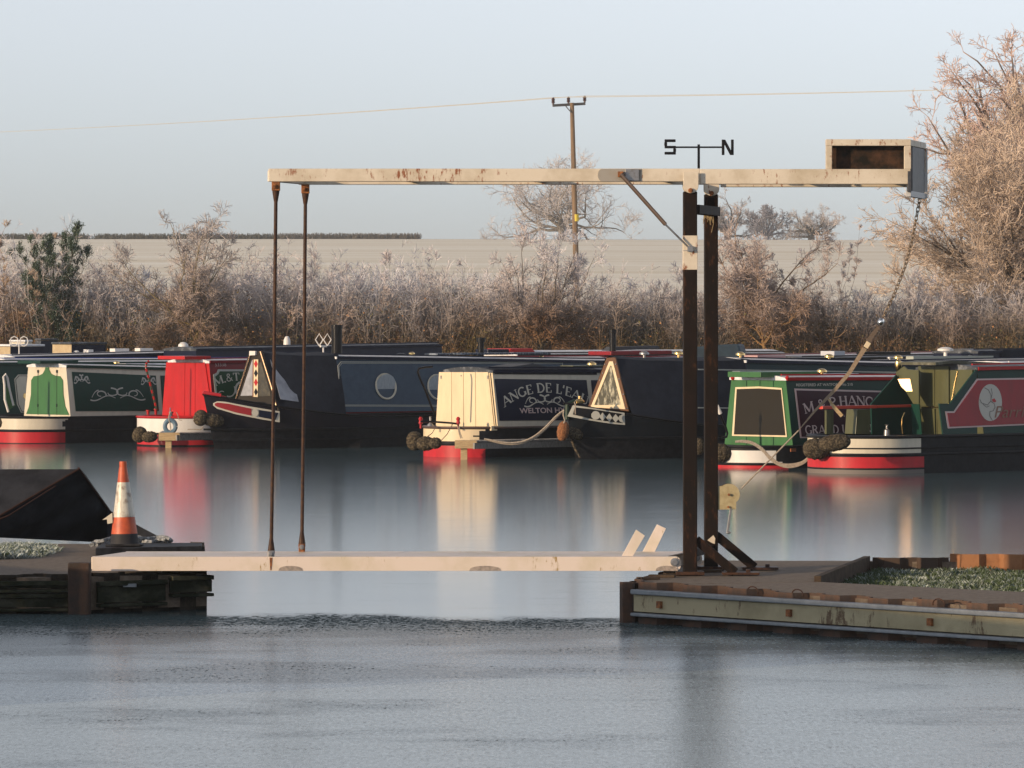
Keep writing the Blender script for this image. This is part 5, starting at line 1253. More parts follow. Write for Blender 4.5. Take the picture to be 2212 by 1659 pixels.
# olive bulkhead doors
b.xc = xb_
for i, (x0, x1) in enumerate(((1488, 1600), (1604, 1698), (1742, 1862))):
    b.end_panel('door', M_OLIVE, [c5(x0, 198 if i < 2 else 222), c5(x1, 198 if i < 2 else 222), c5(x1, 472), c5(x0, 472)], off=.02, th=.03)
    if i < 2: b.end_panel('door', M_OLIVE, [c5(x0+14, 492), c5(x1, 492), c5(x1+4, 668), c5(x0+20, 668)], off=.02, th=.03)
b.end_panel('bulkhead', M_OLIVE, [c5(1465, 215), c5(1885, 215), c5(1885, 668), c5(1465, 668)], off=.002, th=.014)
b.end_panel('door_rail', M_BRASS, [c5(1498, 478), c5(1625, 480), c5(1625, 484), c5(1498, 482)], off=.06, th=.02)
# far wing seen from inside, open leaf with a brass plate
far = lambda p: b.hit(c5(*p), (0, .86, 0), (0, -1, 0))
q = MB(); q.prism([far(p) for p in ((1155, 458), (1330, 258), (1452, 458), (1470, 670), (1160, 670))], (0, .03, 0)); q.build('far_wing', M_DGREEN, b.e)
lx = xb_-.35
ol = b.end_panel('open_leaf', M_OLIVE, [c5(*p) for p in ((1333, 240), (1388, 198), (1412, 220), (1490, 226), (1492, 458), (1452, 458), (1336, 262))], x=lx, off=0, th=.03)
P = [b.hit(c5(*p), (lx-.06, 0, 0), (-1, 0, 0)) for p in ((1352, 287), (1438, 285), (1440, 372), (1400, 372), (1372, 338))]; cc = sum(P, Vector())/5
q = MB(); q.prism([Vector((p.x-.36*(p.y-cc.y)+.10*(p.z-cc.z), p.y, p.z)) for p in P], (.01, .003, 0)); q.build('brass_plate', mat('polished_brass_plate', (.55, .38, .22), .46, 1, bump=.5, bscale=25), ol)
b.end_panel('dark_panel', M_DGREEN, [c5(1432, 460), c5(1492, 460), c5(1510, 670), c5(1445, 670)], x=lx+.02, off=0, th=.02)
b.xc = xc0
mid = lambda p, y=.62: b.hit(c5(*p), (0, y, 0), (0, -1, 0))
q = MB(); q.bar(mid((805, 485)), mid((1180, 478)), .10, .055); q.bar(mid((1184, 478)), mid((1432, 472)), .10, .045); q.build('stern_seat_rail', mat('bright_red_rail', (.5, .04, .02), .35), b.e, bev=.006)
for (x0, x1) in ((845, 880), (884, 893)):
    q = MB(); q.prism([mid(p) for p in ((x0, 500), (x1, 500), (x1, 668), (x0, 668))], (0, .05, 0)); q.build('rail_post', M_OLIVE, b.e)
q = MB(); q.prism([mid(p, .55) for p in ((1058, 497), (1148, 497), (1145, 668), (1045, 668))], (0, .28, 0)); q.build('stern_locker', M_OLIVE, b.e, bev=.006)
q = MB(); q.tube([mid(p, .3) for p in ((1385, 520), (1368, 560), (1366, 610), (1374, 668))], .010, 6); q.build('speed_lever', M_BRASS, b.e, smooth=True)
q = MB(); a = mid((1262, 640), .2); q.lathe([(.06, -.12), (.05, 0), (.02, .02), (.02, .08), (.04, .1)], a, 10); q.build('deck_filler', M_STEEL, b.e, smooth=True)
q = MB(); P = [mid(p, .2) for p in ((1478, 180), (1590, 168), (1700, 172), (1930, 182))]
for a_, c_ in zip(P[:-1], P[1:]): q.bar(a_, c_, .9, .05)
q.build('sliding_hatch', mat('worn_olive_roof', (.06, .06, .035), .6, col2=(.25, .24, .2), scale=5, thr=(.5, .8)), b.e)
q = MB(); q.tube([b.hit(c5(*p), (xb_-.06, 0, 0), (-1, 0, 0)) for p in ((1752, 232), (1738, 290), (1712, 432))], .012, 6)
tag(q.build('folded_cord', M_BRASS, b.e), None)
a = b.hit(c5(1342, 180), (xb_, .4, 0), (-1, 0, 0)); q = MB(); q.lathe([(.03, -.14), (.05, -.1), (.07, -.02), (.06, .04), (.01, .08)], a, 12); q.build('lantern', M_BRASS, b.e, smooth=True)
q = MB(); q.lathe([(.10, 0), (.11, .04), (.10, .08)], b.hit(c5(765, 930), (0, -.9, 0), (0, -1, 0)) if False else b.hit(c5(765, 930), (.35, 0, 0), (-1, 0, 0)), 14, (0, -1, 0)); q.build('rudder_bearing', M_BLACK, b.e, smooth=True)
fender(b.M @ b.hit(c5(775, 770), (-.15, 0, 0), (-1, 0, 0)), .22, 'big dark rope fender on the cream and red stern, left one of its pair', M_DROPE, 1.25, (.8, .1, 0))
fender(b.M @ b.hit(c5(900, 728), (0, -1.05, 0), (0, -1, 0)), .17, 'long dark rope fender lying on the cream band, right one of its pair', M_DROPE, 1.9, (1, -.1, .15))
B7 = b
# ------------------------------------------------------------------ finger jetties, mooring ropes
def finger(corner_l, corner_r, post_x, post_bot, Y, L, label, conv, hgt):
    a = PT(*conv(*corner_l), Y); c = PT(*conv(*corner_r), Y); e = empty('finger_jetty', ((a.x+c.x)/2, Y, 0), 0, label, 'jetty', 'finger jetties between the boats'); O = Vector(e.location)
    q = MB(); q.box(((0, 0, (a.z+hgt/2*-1))), (c.x-a.x, .08, hgt)); q.build('cross_board', M_WOOD, e, bev=.004)
    p = PT(*conv(post_x, post_bot), Y)
    for dx in (0,):
        q = MB(); q.box((p.x-O.x, .09, (a.z-.02-.5)/2-.02), (.13, .10, a.z+.5)); q.build('pile', M_WOOD, e, bev=.004)
    d = Vector((math.cos(RZ), math.sin(RZ), 0)); s = Vector((d.y, -d.x, 0)); w_ = .55; n = int(L/.145)
    for sg in (-1, 1):
        q = MB(); st_ = Vector((0, .12, a.z-.11))+s*sg*w_*.42; q.bar(st_, st_+d*L, .06, .12); q.build('bearer', M_OLDWOOD, e)
    first = None
    for i in range(n):
        if first is None:
            q = MB(); q.box((0, 0, 0), (.13, w_, .03)); first = o = q.build('deck_plank', M_OLDWOOD, e)
        else: o = first.copy(); C.objects.link(o)
        pp = Vector((.0, .14, a.z-.025))+d*(.1+i*.145); o.location = pp+Vector((0, 0, random.uniform(-.003, .003))); o.rotation_euler = (0, 0, RZ+random.uniform(-.01, .01))
    return e
finger((1330, 918), (1508, 918), 1409, 1064, 98.9, 9, 'grey planked finger jetty with a pale timber T end in front of the red boat', c1, .17)
finger((490, 982), (678, 990), 566, 1146, 90.3, 9, 'grey planked finger jetty with a pale timber T end beside the cream stern', c3, .16)
def rope(pts, r, label, m=M_ROPE, cat='rope', name='mooring_rope'):
    P = [Vector(p) for p in pts]; sm = []
    for i in range(len(P)-1):
        for t in (0, .25, .5, .75):
            p0, p1, p2, p3 = P[max(i-1, 0)], P[i], P[i+1], P[min(i+2, len(P)-1)]
            sm.append(.5*((2*p1)+(p2-p0)*t+(2*p0-5*p1+4*p2-p3)*t*t+(3*p1-p0-3*p2+p3)*t**3))
    sm.append(P[-1]); q = MB(); q.tube(sm, r, 6); return tag(q.build(name, m, smooth=True), label, cat)
rope([PT(*c3(x, y), 90.25) for x, y in ((735, 972), (800, 990), (880, 1008), (975, 1016), (1080, 998), (1180, 950), (1270, 870), (1340, 795), (1405, 735))], .016, 'lower strand of the pale doubled rope between the jetty and the black bow')
rope([PT(*c3(x, y), 90.2) for x, y in ((735, 970), (800, 982), (880, 997), (975, 1003), (1075, 986), (1170, 938), (1262, 858), (1335, 782), (1403, 730))], .016, 'upper strand of the pale doubled rope between the jetty and the black bow')
rope([PT(*c3(x, y), 90.0) for x, y in ((1403, 725), (1398, 770), (1410, 815), (1400, 840))], .014, 'short rope holding the orange coir fender to the bow')
rope([PT(*c3(x, y), 90.2) for x, y in ((1490, 660), (1500, 690), (1498, 730), (1500, 765))], .012, 'short pale line hanging over the stripe of the black bow')
for k in range(4):
    o_ = (k-1.5)*6
    rope([PT(*c5(x, y), 83.5) for x, y in ((212, 722+o_*.3), (260, 718+o_*.6), (330, 730+o_*.8), (400, 775+o_), (450, 830+o_*1.2), (520, 878+o_), (600, 888+o_*1.3), (680, 866+o_), (735, 820+o_))], .013, ('lowest', 'second lowest', 'second highest', 'highest')[k]+' of four slack pale strands between the green stern and its neighbour')
rope([PT(*c3(x, y), 90.3) for x, y in ((515, 865), (525, 920), (540, 968))], .010, 'left of two thin lines from the red bollard to the jetty end')
rope([PT(*c3(x, y), 90.3) for x, y in ((528, 862), (532, 915), (552, 966))], .010, 'right of two thin lines from the red bollard to the jetty end')
rope([PT(*c1(x, y), 98.6) for x, y in ((1430, 740), (1412, 790), (1425, 850), (1430, 905))], .012, 'grey line holding the blue ring fender')
rope([PT(*c1(x, y), 98.3) for x, y in ((1700, 870), (1680, 892), (1620, 890), (1570, 892))], .012, 'thin pale line lying along the jetty in front of the red boat')
rope([PT(*c2(x, y), 99.4) for x, y in ((0, 745), (14, 770), (22, 808), (50, 815))], .008, 'thin pale cord on the stern deck of the red boat')

# ------------------------------------------------------------------ boats lying further back, seen over the roofs
def far_boat(px, Y, zr, L, m_side, m_end, m_roof, label, lip=None, cab_l=None, zg=.75, yb=.92, end='stern', rz=RZ, name='narrowboat', win=True, xc=1.2, camber=.07):
    """px: measured point of the near top corner of the cabin roof"""
    yt = yb-(zr[0]-zg)*SL; wp_ = PT(px[0], px[1], Y)
    loc = Vector((wp_.x, wp_.y, 0))-Matrix.Rotation(rz, 3, 'Z') @ Vector((xc, -yt, 0))
    b = Boat(name, label, px, Y, xc, yb, zg=zg, rz=rz); b.e.location = loc; b.M = Matrix.Translation(loc) @ Matrix.Rotation(rz, 4, 'Z'); b.Mi = b.M.inverted(); b.zg = zg
    b.hull(L, zg-.05, [(.3, zg-.1, 1.8, M_CREAM2, .1)]); b.strake(0, dz=0, m=M_BLACK)
    b.cabin(cab_l or L-3.5, None, m_side, m_end, m_roof, zr=zr, lip=lip, camber=camber)
    if win:
        for k in range(3):
            x = xc+1.5+k*2.4; q = MB(); z0, z1 = zg+.45, zg+.85
            q.prism([b.sp(x, z0, .01), b.sp(x+.8, z0, .01), b.sp(x+.8, z1, .01), b.sp(x, z1, .01)], (0, -.012, 0)); wo = q.build('window_frame', M_STEEL, b.e)
            q = MB(); q.prism([b.sp(x+.04, z0+.04, .024), b.sp(x+.76, z0+.04, .024), b.sp(x+.76, z1-.04, .024), b.sp(x+.04, z1-.04, .024)], (0, -.006, 0)); q.build('pane', M_DGLASS, wo)
    return b
def zz(py, Y): return H-(py-HZ)/F*Y
A = far_boat(c1(60, 318), 116, (zz(779.6, 116), zz(779.6, 116)-.04), 17, M_BLUE, M_BLUE, M_FROSTROOF, 'royal blue boat with a frosted roof just behind the green and cream stern')
A = far_boat(c1(120, 300), 122.5, (1.76, 1.98), 17, M_NAVY, M_NAVY, M_FROSTROOF, 'long navy boat whose frosted roof runs left to the dark canopy')
q = MB(); a = A.on_roof(c1(160, 250), 0); z = 1.85; q.tube([(a.x, 0, z), (a.x, 0, z+.28)], .018, 6)
for s in (-1, 1):
    c0 = Vector((a.x, 0, z+.34))+ax_*.13*s; q.tube([c0+ax_*.11*math.cos(t)+Vector((0, 0, .13*math.sin(t))) for t in np.linspace(0, 2*math.pi, 9)], .016, 5)
q.build('loop_aerial', M_WHITEP, A.e)
for xx, sc in ((1535, 1.6), (640, .8), (1210, .9), (1750, 1.0)): A.vent(c1(xx, 235), .09*sc*1.6 if xx == 1535 else .08, .09*sc, M_WHITEP)
for x0, x1, yl in ((720, 760, -.2), (1150, 1260, -.2), (940, 1060, .2), (1480, 1590, .3)):
    roof_box(A, 'roof_rack', c1(x0, 280), c1(x1, 280), yl, .25, .09, M_WHITEP, .07)
q = MB(); q.bar(A.on_roof(c1(330, 262), .0), A.on_roof(c1(1400, 240), .0), .04, .04); q.build('roof_pole', M_OLDWOOD, A.e)
# pale cruisers with boxy wheelhouses
def cruiser(px_end_l, px_end_r, px_side_r, ytop, ybot, Y, m_end, m_side, m_roof, label):
    a, c_, d_ = PT(px_end_l, ytop, Y), PT(px_end_r, ytop, Y), None
    e = empty('cabin_cruiser', ((a.x+c_.x)/2, Y, 0), 0, label, 'boat', 'boats moored beyond the narrowboats'); O = Vector(e.location)
    z1, z0 = a.z, PT(0, ybot, Y).z-.25; d = Vector((math.cos(RZ), math.sin(RZ), 0)); L = (px_side_r-px_end_r)/F*Y/d.x; p = [a-O, c_-O]; w2 = Vector((c_.x-a.x, -(c_.x-a.x)*1.19, 0))*.5
    p0 = Vector((a.x-O.x, 0, 0))+Vector((0, .3, 0)); p1 = Vector((c_.x-O.x, 0, 0))+Vector((0, -.9, 0))
    base = [p1, p1+d*L, p0+d*L, p0]
    q = MB(); vs = [v+Vector((0, 0, z0)) for v in base]+[v+Vector((0, 0, z1-.05)) for v in base]
    q.add(vs, [(0, 1, 5, 4), (1, 2, 6, 5)], 0); q.add(vs, [(3, 0, 4, 7), (2, 3, 7, 6)], 1); q.build('wheelhouse', [m_side, m_end], e)
    cen = sum(base, Vector())/4; q = MB(); q.prism([cen+(v-cen)*1.06+Vector((0, 0, z1-.04)) for v in base], (0, 0, .06)); q.build('roof', m_roof, e, bev=.02)
    q = MB(); q.prism([cen+(v-cen)*1.35+Vector((0, 0, -.3))-d*.3 for v in base], (0, 0, z0+.3)); q.build('hull', M_WHITEP, e)
    return e
M_TAN = mat('tan_wheelhouse_board', (.45, .36, .22), .6, col2=(.36, .27, .16), scale=3)
cruiser(111, 161, 229, 740.5, 758, 131, M_TAN, M_NAVY, M_DARKROOF, 'boat with a tan ended navy wheelhouse, right one of the boxy cabins')
cruiser(-16, 30, 96, 745, 761, 127, M_TAN, M_NAVY, M_FROSTROOF, 'boat with a low tan and navy cabin at the very left edge')
cruiser(18, 60, 75, 735.5, 745, 137, M_CREAM2, M_CREAM2, M_FROSTROOF, 'small cream topped cabin behind the low tan and navy one')
cruiser(74, 95, 128, 732.5, 752, 138, M_DARKROOF, M_NAVY, M_DARKROOF, 'boat with a dark grey peaked canopy behind the tan and navy cabins')
# dark canopy strip behind the red boat
A = far_boat(c1(1640, 222), 124, (1.96, 2.06), 12, M_NAVY, M_NAVY, M_DARKROOF, 'dark roofed boat just behind the cratch board with diamonds', win=False)
q = MB(); a = A.on_roof(c2(928, 190), 0); q.lathe([(.10, 0), (.09, .15), (.05, .24), (.01, .26)], (a.x, 0, A.rz_at(a.x)+.06), 10); q.build('roof_cowl', M_WHITEP, A.e, smooth=True)
# red canopy, pale roofs and the red boat in the middle
A = far_boat(c3(1010, 262), 119, (1.84, 1.84), 13, M_BLACK, M_BLACK, M_FROSTROOF, 'pale roofed boat with a bright red folded canopy behind the portholed boat', camber=.12)
q = MB(); P = [A.on_roof(c3(*p), 0) for p in ((805, 250), (860, 208), (1035, 205), (1075, 250))]; q.prism([v+Vector((0, .5, -.02)) for v in P], (0, -1.0, 0)); q.build('red_canopy', mat('red_canvas', (.40, .015, .015), .7, bump=.5, bscale=8), A.e, bev=.03)
A = far_boat(c3(1560, 278), 117, (1.73, 1.83), 17, M_DRED, M_DRED, M_FROSTROOF, 'long dark red boat with red roof edge behind the cream triangle boat', lip=M_DRED)
q = MB(); P = [A.on_roof(c3(*p), -.1) for p in ((1700, 240), (2212, 232))]; q.bar(P[0]+Vector((0, 0, -.04)), P[1]+Vector((0, 0, -.04)), .9, .10); q.build('raised_roof', M_DRED, A.e, bev=.02)
q = MB(); a = A.on_roof(c3(1812, 200), -.2); q.lathe([(.085, 0), (.085, .62), (.10, .62), (.10, .72)], (a.x, -.2, A.rz_at(a.x)+.05), 14); q.build('chimney', M_BLACK, A.e, smooth=True)
q = MB(); P = [A.on_roof(c3(*p), .5) for p in ((1720, 232), (1760, 200), (2120, 190), (2130, 215))]; q.prism(P, (0, -.35, 0)); q.build('folded_canopy', mat('grey_canvas', (.05, .055, .065), .8), A.e)
q = MB(); a = A.on_roof(c3(1310, 240), .2); q.box((a.x-2, .2, 1.95), (.7, .5, .14)); q.build('solar_box', M_NAVY, A.e, bev=.02)
A = far_boat(c4(1380, 392), 112, (1.55, 1.55), 10, M_NAVY, M_NAVY, M_DARKROOF, 'boat with a tall dark blue canvas canopy seen just right of the black posts', win=False)
q = MB(); vs, fs = [], []
P = [PT(*c4(x, y), 112) for x, y in ((1140, 262), (1400, 235), (1632, 226), (1652, 300), (1652, 400), (1140, 400))]; O = A.Mi
q.prism([O @ p for p in P], O.to_3x3() @ Vector((.2, 1.5, 0))); q.build('canopy', mat('dark_blue_canvas', (.012, .028, .045), .7, col2=(.02, .045, .07), scale=2, bump=.6, bscale=6), A.e, bev=.05)
# right background roofs
A = far_boat(c5(1080, 182), 107, (1.72, 1.86), 17, M_NAVY, M_NAVY, M_FROSTROOF, 'navy boat with a frosted roof and white mushroom vent behind the olive doors')
q = MB(); a = A.on_roof(c5(1668, 110), 0); q.lathe([(.05, 0), (.04, .16), (.19, .20), (.19, .24), (.10, .28), (.01, .29)], (a.x, 0, A.rz_at(a.x)+.06), 16); q.build('roof_vent', M_WHITEP, A.e, smooth=True)
for xx in (1285, 1845): A.vent(c5(xx, 160), .10, .08, M_STEEL)
roof_box(A, 'pale_locker', c5(1420, 170), c5(1975, 170), -.35, .25, .12, mat('grey_green_locker', (.3, .32, .28), .6), .02)
A = far_boat(c5(700, 150), 116, (1.76, 1.86), 16, M_BLACK, M_BLACK, M_DARKROOF, 'black boat with a dark cluttered roof beyond the dark teal cabin')
roof_box(A, 'roof_tarpaulin', c5(850, 110), c5(925, 110), 0, .5, .13, mat('pale_plastic_sheet', (.45, .47, .52), .5), .06); roof_box(A, 'roof_plank', c5(1080, 110), c5(1400, 110), .2, .3, .07, M_BLACK, .08)
A = far_boat(c5(1890, 100), 110, (1.98, 2.0), 14, M_NAVY, M_NAVY, M_DARKROOF, 'navy canopied boat at the right edge behind the red panelled boat', win=False)
q = MB(); P = [A.on_roof(c5(*p), 0) for p in ((1890, 100), (1900, 80), (2155, 74), (2172, 130), (1890, 135))]; q.prism(P, (0, -.8, 0)); q.build('canopy', M_TARP, A.e, bev=.03)
A = far_boat(c5(2135, 135), 95.5, (1.80, 1.82), 12, M_WHITEP, M_WHITEP, M_FROSTROOF, 'white cabin edge with a small cross mark at the right edge of the picture', win=False)
# bits lying on the near roofs
# ------------------------------------------------------------------ bare frosted trees, shrubs and the hedgerow
vcol_mat('frosted_twigs', .85)
vcol_mat('tree_bark', .9)
def unit(v): return v/np.maximum(np.linalg.norm(v, axis=-1, keepdims=True), 1e-9)
def grow(P0, D, Ln, R0, R1, K, wob, grav, g):
    """polylines (N,K+1,3) and radii"""
    N = len(P0); pts = np.zeros((N, K+1, 3)); rad = np.zeros((N, K+1)); pts[:, 0] = P0; rad[:, 0] = R0; d = unit(D)
    for k in range(K):
        d = unit(d+g.normal(0, wob, (N, 3))+np.array([0, 0, 1.0])*(grav if np.isscalar(grav) else grav[:, None]))
        pts[:, k+1] = pts[:, k]+d*(Ln/K)[:, None]; rad[:, k+1] = R0+(R1-R0)*(k+1)/K
    return pts, rad
def spawn(pts, rad, m, ang, ln, g, tmin=.25, ratio=.6, jit=.35):
    """children starting along parents"""
    N, K1, _ = pts.shape; t = g.uniform(tmin, 1, (N, m)); t[:, 0] = 1.0
    idx = np.minimum((t*(K1-1)).astype(int), K1-2); f = t*(K1-1)-idx; ar = np.arange(N)[:, None]
    p = pts[ar, idx]*(1-f[..., None])+pts[ar, idx+1]*f[..., None]; d = unit(pts[ar, idx+1]-pts[ar, idx]); r = rad[ar, idx]*(1-f)+rad[ar, idx+1]*f
    rv = unit(g.normal(0, 1, d.shape)); perp = unit(np.cross(d, rv)); a = np.radians(ang*(1+g.normal(0, jit, t.shape)))[..., None]
    dn = d*np.cos(a)+perp*np.sin(a); L = ln*(1.15-.55*t)*g.uniform(.6, 1.25, t.shape)
    return p.reshape(-1, 3), dn.reshape(-1, 3), L.ravel(), np.maximum(r.ravel()*ratio, .003)
def tubes(levels, name, matn, colf, parent=None, n=3):
    VV, QQ, CC = [], [], []; o = 0
    for pts, rad, nn in levels:
        N, K1, _ = pts.shape
        tg = np.zeros_like(pts); tg[:, 1:-1] = pts[:, 2:]-pts[:, :-2]; tg[:, 0] = pts[:, 1]-pts[:, 0]; tg[:, -1] = pts[:, -1]-pts[:, -2]; tg = unit(tg)
        ref = np.tile(np.array([.31, .83, .46]), (N, K1, 1)); a = unit(np.cross(tg, ref)); b = np.cross(tg, a)
        if nn == 2:      # flat twig, two sided strip with a random facing
            th = np.random.default_rng(N).uniform(0, 3.14, (N, 1, 1)); s = a*np.cos(th)+b*np.sin(th); ring = np.stack([pts-s*rad[..., None], pts+s*rad[..., None]], 2)
        else:
            ring = np.stack([pts+(a*math.cos(2*math.pi*j/nn)+b*math.sin(2*math.pi*j/nn))*rad[..., None] for j in range(nn)], 2)
        V = ring.reshape(-1, 3); base = (np.arange(N)[:, None]*K1+np.arange(K1-1)[None])*nn
        qs = []
        for j in range(nn if nn > 2 else 1):
            j2 = (j+1) % nn; qs.append(np.stack([base+j, base+j2, base+nn+j2, base+nn+j], -1).reshape(-1, 4))
        VV.append(V); QQ.append(np.concatenate(qs)+o); CC.append(colf(V, np.repeat(rad.ravel(), nn))); o += len(V)
    return mesh_np(name, np.concatenate(VV), np.concatenate(QQ), MATS[matn], parent, np.concatenate(CC))
def specks(P, size, name, colf, g, parent=None, matn='frosted_twigs'):
    """small leaf sized triangles"""
    n = len(P); a = unit(g.normal(0, 1, (n, 3))); b = unit(np.cross(a, g.normal(0, 1, (n, 3)))); s = size*g.uniform(.5, 1.3, (n, 1))
    V = np.concatenate([P-a*s*.5, P+a*s*.5+b*s*.15, P+b*s*.9-a*s*.1, P+b*s*.5-a*s*.5]); i = np.arange(n)
    return mesh_np(name, V, np.stack([i, i+n, i+2*n, i+3*n], 1), MATS[matn], parent, np.tile(colf(P), (4, 1)))
FROST = np.array([.66, .64, .68]); PINK = np.array([.50, .41, .37]); BROWN = np.array([.12, .08, .055]); OLIV = np.array([.10, .10, .035]); ORNG = np.array([.34, .17, .07]); BARK = np.array([.075, .062, .04])
def frost_col(z0, z1, warm=0., seed=0, dark=BROWN, top=FROST):
    def f(V, r=None):
        t = np.clip((V[:, 2]-z0)/(z1-z0), 0, 1)*.9+.12*snoise(V[:, 0]*.8+seed, V[:, 2]*1.1, seed)+.16*snoise(V[:, 0]*4, V[:, 2]*4+V[:, 1], seed+2)
        if r is not None: t = t-np.clip((r-.012)*14, 0, .9)
        t = np.clip(t, 0, 1)[:, None]; w_ = np.clip(.5+.7*snoise(V[:, 0]*.55, V[:, 2]*.5, seed+4)+warm, 0, 1)[:, None]
        lo = dark*(1-.45*w_)+ORNG*.45*w_; hi = top*(1-.5*w_)+PINK*.5*w_
        return lo*(1-t)+hi*t
    return f
def bush_tree(name, base, top_h, crown_r, lean, seed, label, trunk_r=.07, stems=9, up=.05, split=.45, twig=.015, col=None, dens=1.0, cat='tree', group=None, ang=38, aspect=1.0, bark=BARK, lv=(9, 8, 7)):
    g = np.random.default_rng(seed); base = np.array(base, float); H_ = top_h
    e = empty(name, base, 0, label, cat, group); L = np.array([0, 0, 0.])
    tp, tr = grow(L[None], np.array([[lean[0], lean[1], 1.]]), np.array([H_*split]), trunk_r, trunk_r*.7, 6, .06, 0, g)
    n = int(stems*1.7); a = np.arange(n)*2.4+g.uniform(0, 1, n); el = g.uniform(.1, 1.35, n)
    D = np.stack([np.cos(a)*np.cos(el)*aspect, np.sin(a)*np.cos(el), np.sin(el)], 1)
    t = g.uniform(.55, 1, n); ii = np.minimum((t*6).astype(int), 5); P0 = tp[0, ii]+(tp[0, ii+1]-tp[0, ii])*(t*6-ii)[:, None]
    Ln = np.where(el > .7, H_*(1-split)*1.05, crown_r*1.1)*g.uniform(.75, 1.1, n)
    l1, r1 = grow(P0, D, Ln, trunk_r*.5, trunk_r*.12, 7, .14, up, g)
    s2 = spawn(l1, r1, lv[0], ang, crown_r*.5, g, .12); l2, r2 = grow(s2[0], s2[1], s2[2], s2[3], .006, 4, .16, up, g)
    s3 = spawn(l2, r2, lv[1], ang, crown_r*.33, g, .1); l3, r3 = grow(s3[0], s3[1], s3[2], np.minimum(s3[3], .012), twig*.5, 3, .18, up, g)
    s4 = spawn(l3, r3, int(lv[2]*dens), ang+10, crown_r*.2, g, .1); l4, r4 = grow(s4[0], s4[1], s4[2], np.full(len(s4[2]), twig*.55), twig*.4, 2, .2, up, g)
    cf = col or frost_col(H_*.25, H_*.8, seed=seed)
    def barkf(V, r): return np.tile(bark, (len(V), 1))*(1+.25*snoise(V[:, 0]*9, V[:, 2]*7)[:, None])
    tubes([(tp, tr, 8)], 'trunk', 'tree_bark', barkf, e); tubes([(l1, r1, 5), (l2, r2, 3)], 'limbs', 'tree_bark', lambda V, r: barkf(V, r)*.75+cf(V, r)*.25, e)
    tubes([(l3, r3, 3), (l4, r4, 2)], 'crown', 'frosted_twigs', cf, e)['kind'] = 'stuff'
    return e, l4
def zt_(py, Y): return H-(py-HZ)/F*Y
# --- hedgerow on the bank
def profile(px): return np.interp(px, [-400, 0, 80, 150, 250, 330, 450, 600, 700, 800, 900, 1000, 1060, 1200, 1300, 1450, 1600, 1750, 1900, 2212, 2700], [560, 548, 545, 575, 612, 622, 588, 575, 612, 590, 585, 592, 622, 620, 640, 648, 622, 640, 655, 650, 650])
g = np.random.default_rng(11); N = 3400
Yh = g.uniform(146.5, 153.5, N); Xh = g.uniform(-20.5, 20.5, N); pxh = 1106+Xh/Yh*F
topz = zt_(profile(pxh), Yh)+g.normal(0, .10, N)+.42*snoise(Xh*1.1, Yh*.3, 2)+.1; gz = land_z(Xh, Yh)
hh = np.maximum(topz-gz, .6)*g.uniform(.45, 1.0, N)**.5*np.where(g.random(N) < .045, 1.28, 1)
h1, hr1 = grow(np.stack([Xh, Yh, gz-.05], 1), np.stack([g.normal(0, .22, N), g.normal(0, .2, N), np.ones(N)], 1), hh, .016, .005, 6, .10, .03, g)
s2 = spawn(h1, hr1, 9, 40, .62, g, .12); h2, hr2 = grow(s2[0], s2[1], s2[2], np.minimum(s2[3], .010), .006, 3, .22, .06, g)
s3 = spawn(h2, hr2, 6, 45, .30, g, .15); h3, hr3 = grow(s3[0], s3[1], s3[2], np.full(len(s3[2]), .0075), .005, 2, .25, .05, g)
hcol0 = frost_col(2.0, 4.2, seed=3, dark=np.array([.075, .055, .035]))
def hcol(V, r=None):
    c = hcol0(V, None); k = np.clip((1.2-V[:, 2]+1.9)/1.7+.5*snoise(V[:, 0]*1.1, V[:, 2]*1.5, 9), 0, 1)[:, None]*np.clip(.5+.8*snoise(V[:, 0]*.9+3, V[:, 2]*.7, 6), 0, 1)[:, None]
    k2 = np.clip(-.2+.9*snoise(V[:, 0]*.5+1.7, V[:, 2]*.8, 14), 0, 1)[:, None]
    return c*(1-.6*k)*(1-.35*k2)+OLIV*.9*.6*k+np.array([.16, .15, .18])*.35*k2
he = empty('hedgerow', (0, 150, .9), 0, 'frosted tangled hedgerow running along the whole bank behind the boats', 'hedge')
hv = tubes([(h1-np.array([0, 150, .9]), hr1, 3)], 'stems', 'frosted_twigs', lambda V, r: hcol(V+np.array([0, 150, .9])), he); hv['kind'] = 'stuff'
hv = tubes([(h2-np.array([0, 150, .9]), hr2, 2), (h3-np.array([0, 150, .9]), hr3, 2)], 'twigs', 'frosted_twigs', lambda V, r: hcol(V+np.array([0, 150, .9])), he); hv['kind'] = 'stuff'
# dead leaves and bramble low down
N = 90000; X = g.uniform(-20, 20, N); Y = g.uniform(145.5, 153, N); T = zt_(profile(1106+X/Y*F), Y); G = land_z(X, Y); u = g.beta(1.2, 2.4, N); P = np.stack([X, Y, G+(T-G)*u], 1)
keep = snoise(X*1.2, P[:, 2]*1.6, 8)+g.normal(0, .5, N) > .0; P = P[keep]
def leafcol(P):
    r = g.random((len(P), 1)); k = np.clip(.5+.7*snoise(P[:, 0]*.9, P[:, 2], 12), 0, 1)[:, None]
    c = np.where(r < .45, OLIV, np.where(r < .8, BROWN*1.3, ORNG)); return c*(.6+.6*g.random((len(P), 1)))*(1-.3*k)+ORNG*.25*k
lf = specks(P-np.array([0, 150, .9]), .055, 'dead_leaves', lambda Q_: leafcol(Q_+np.array([0, 150, .9])), g, he); lf['kind'] = 'stuff'
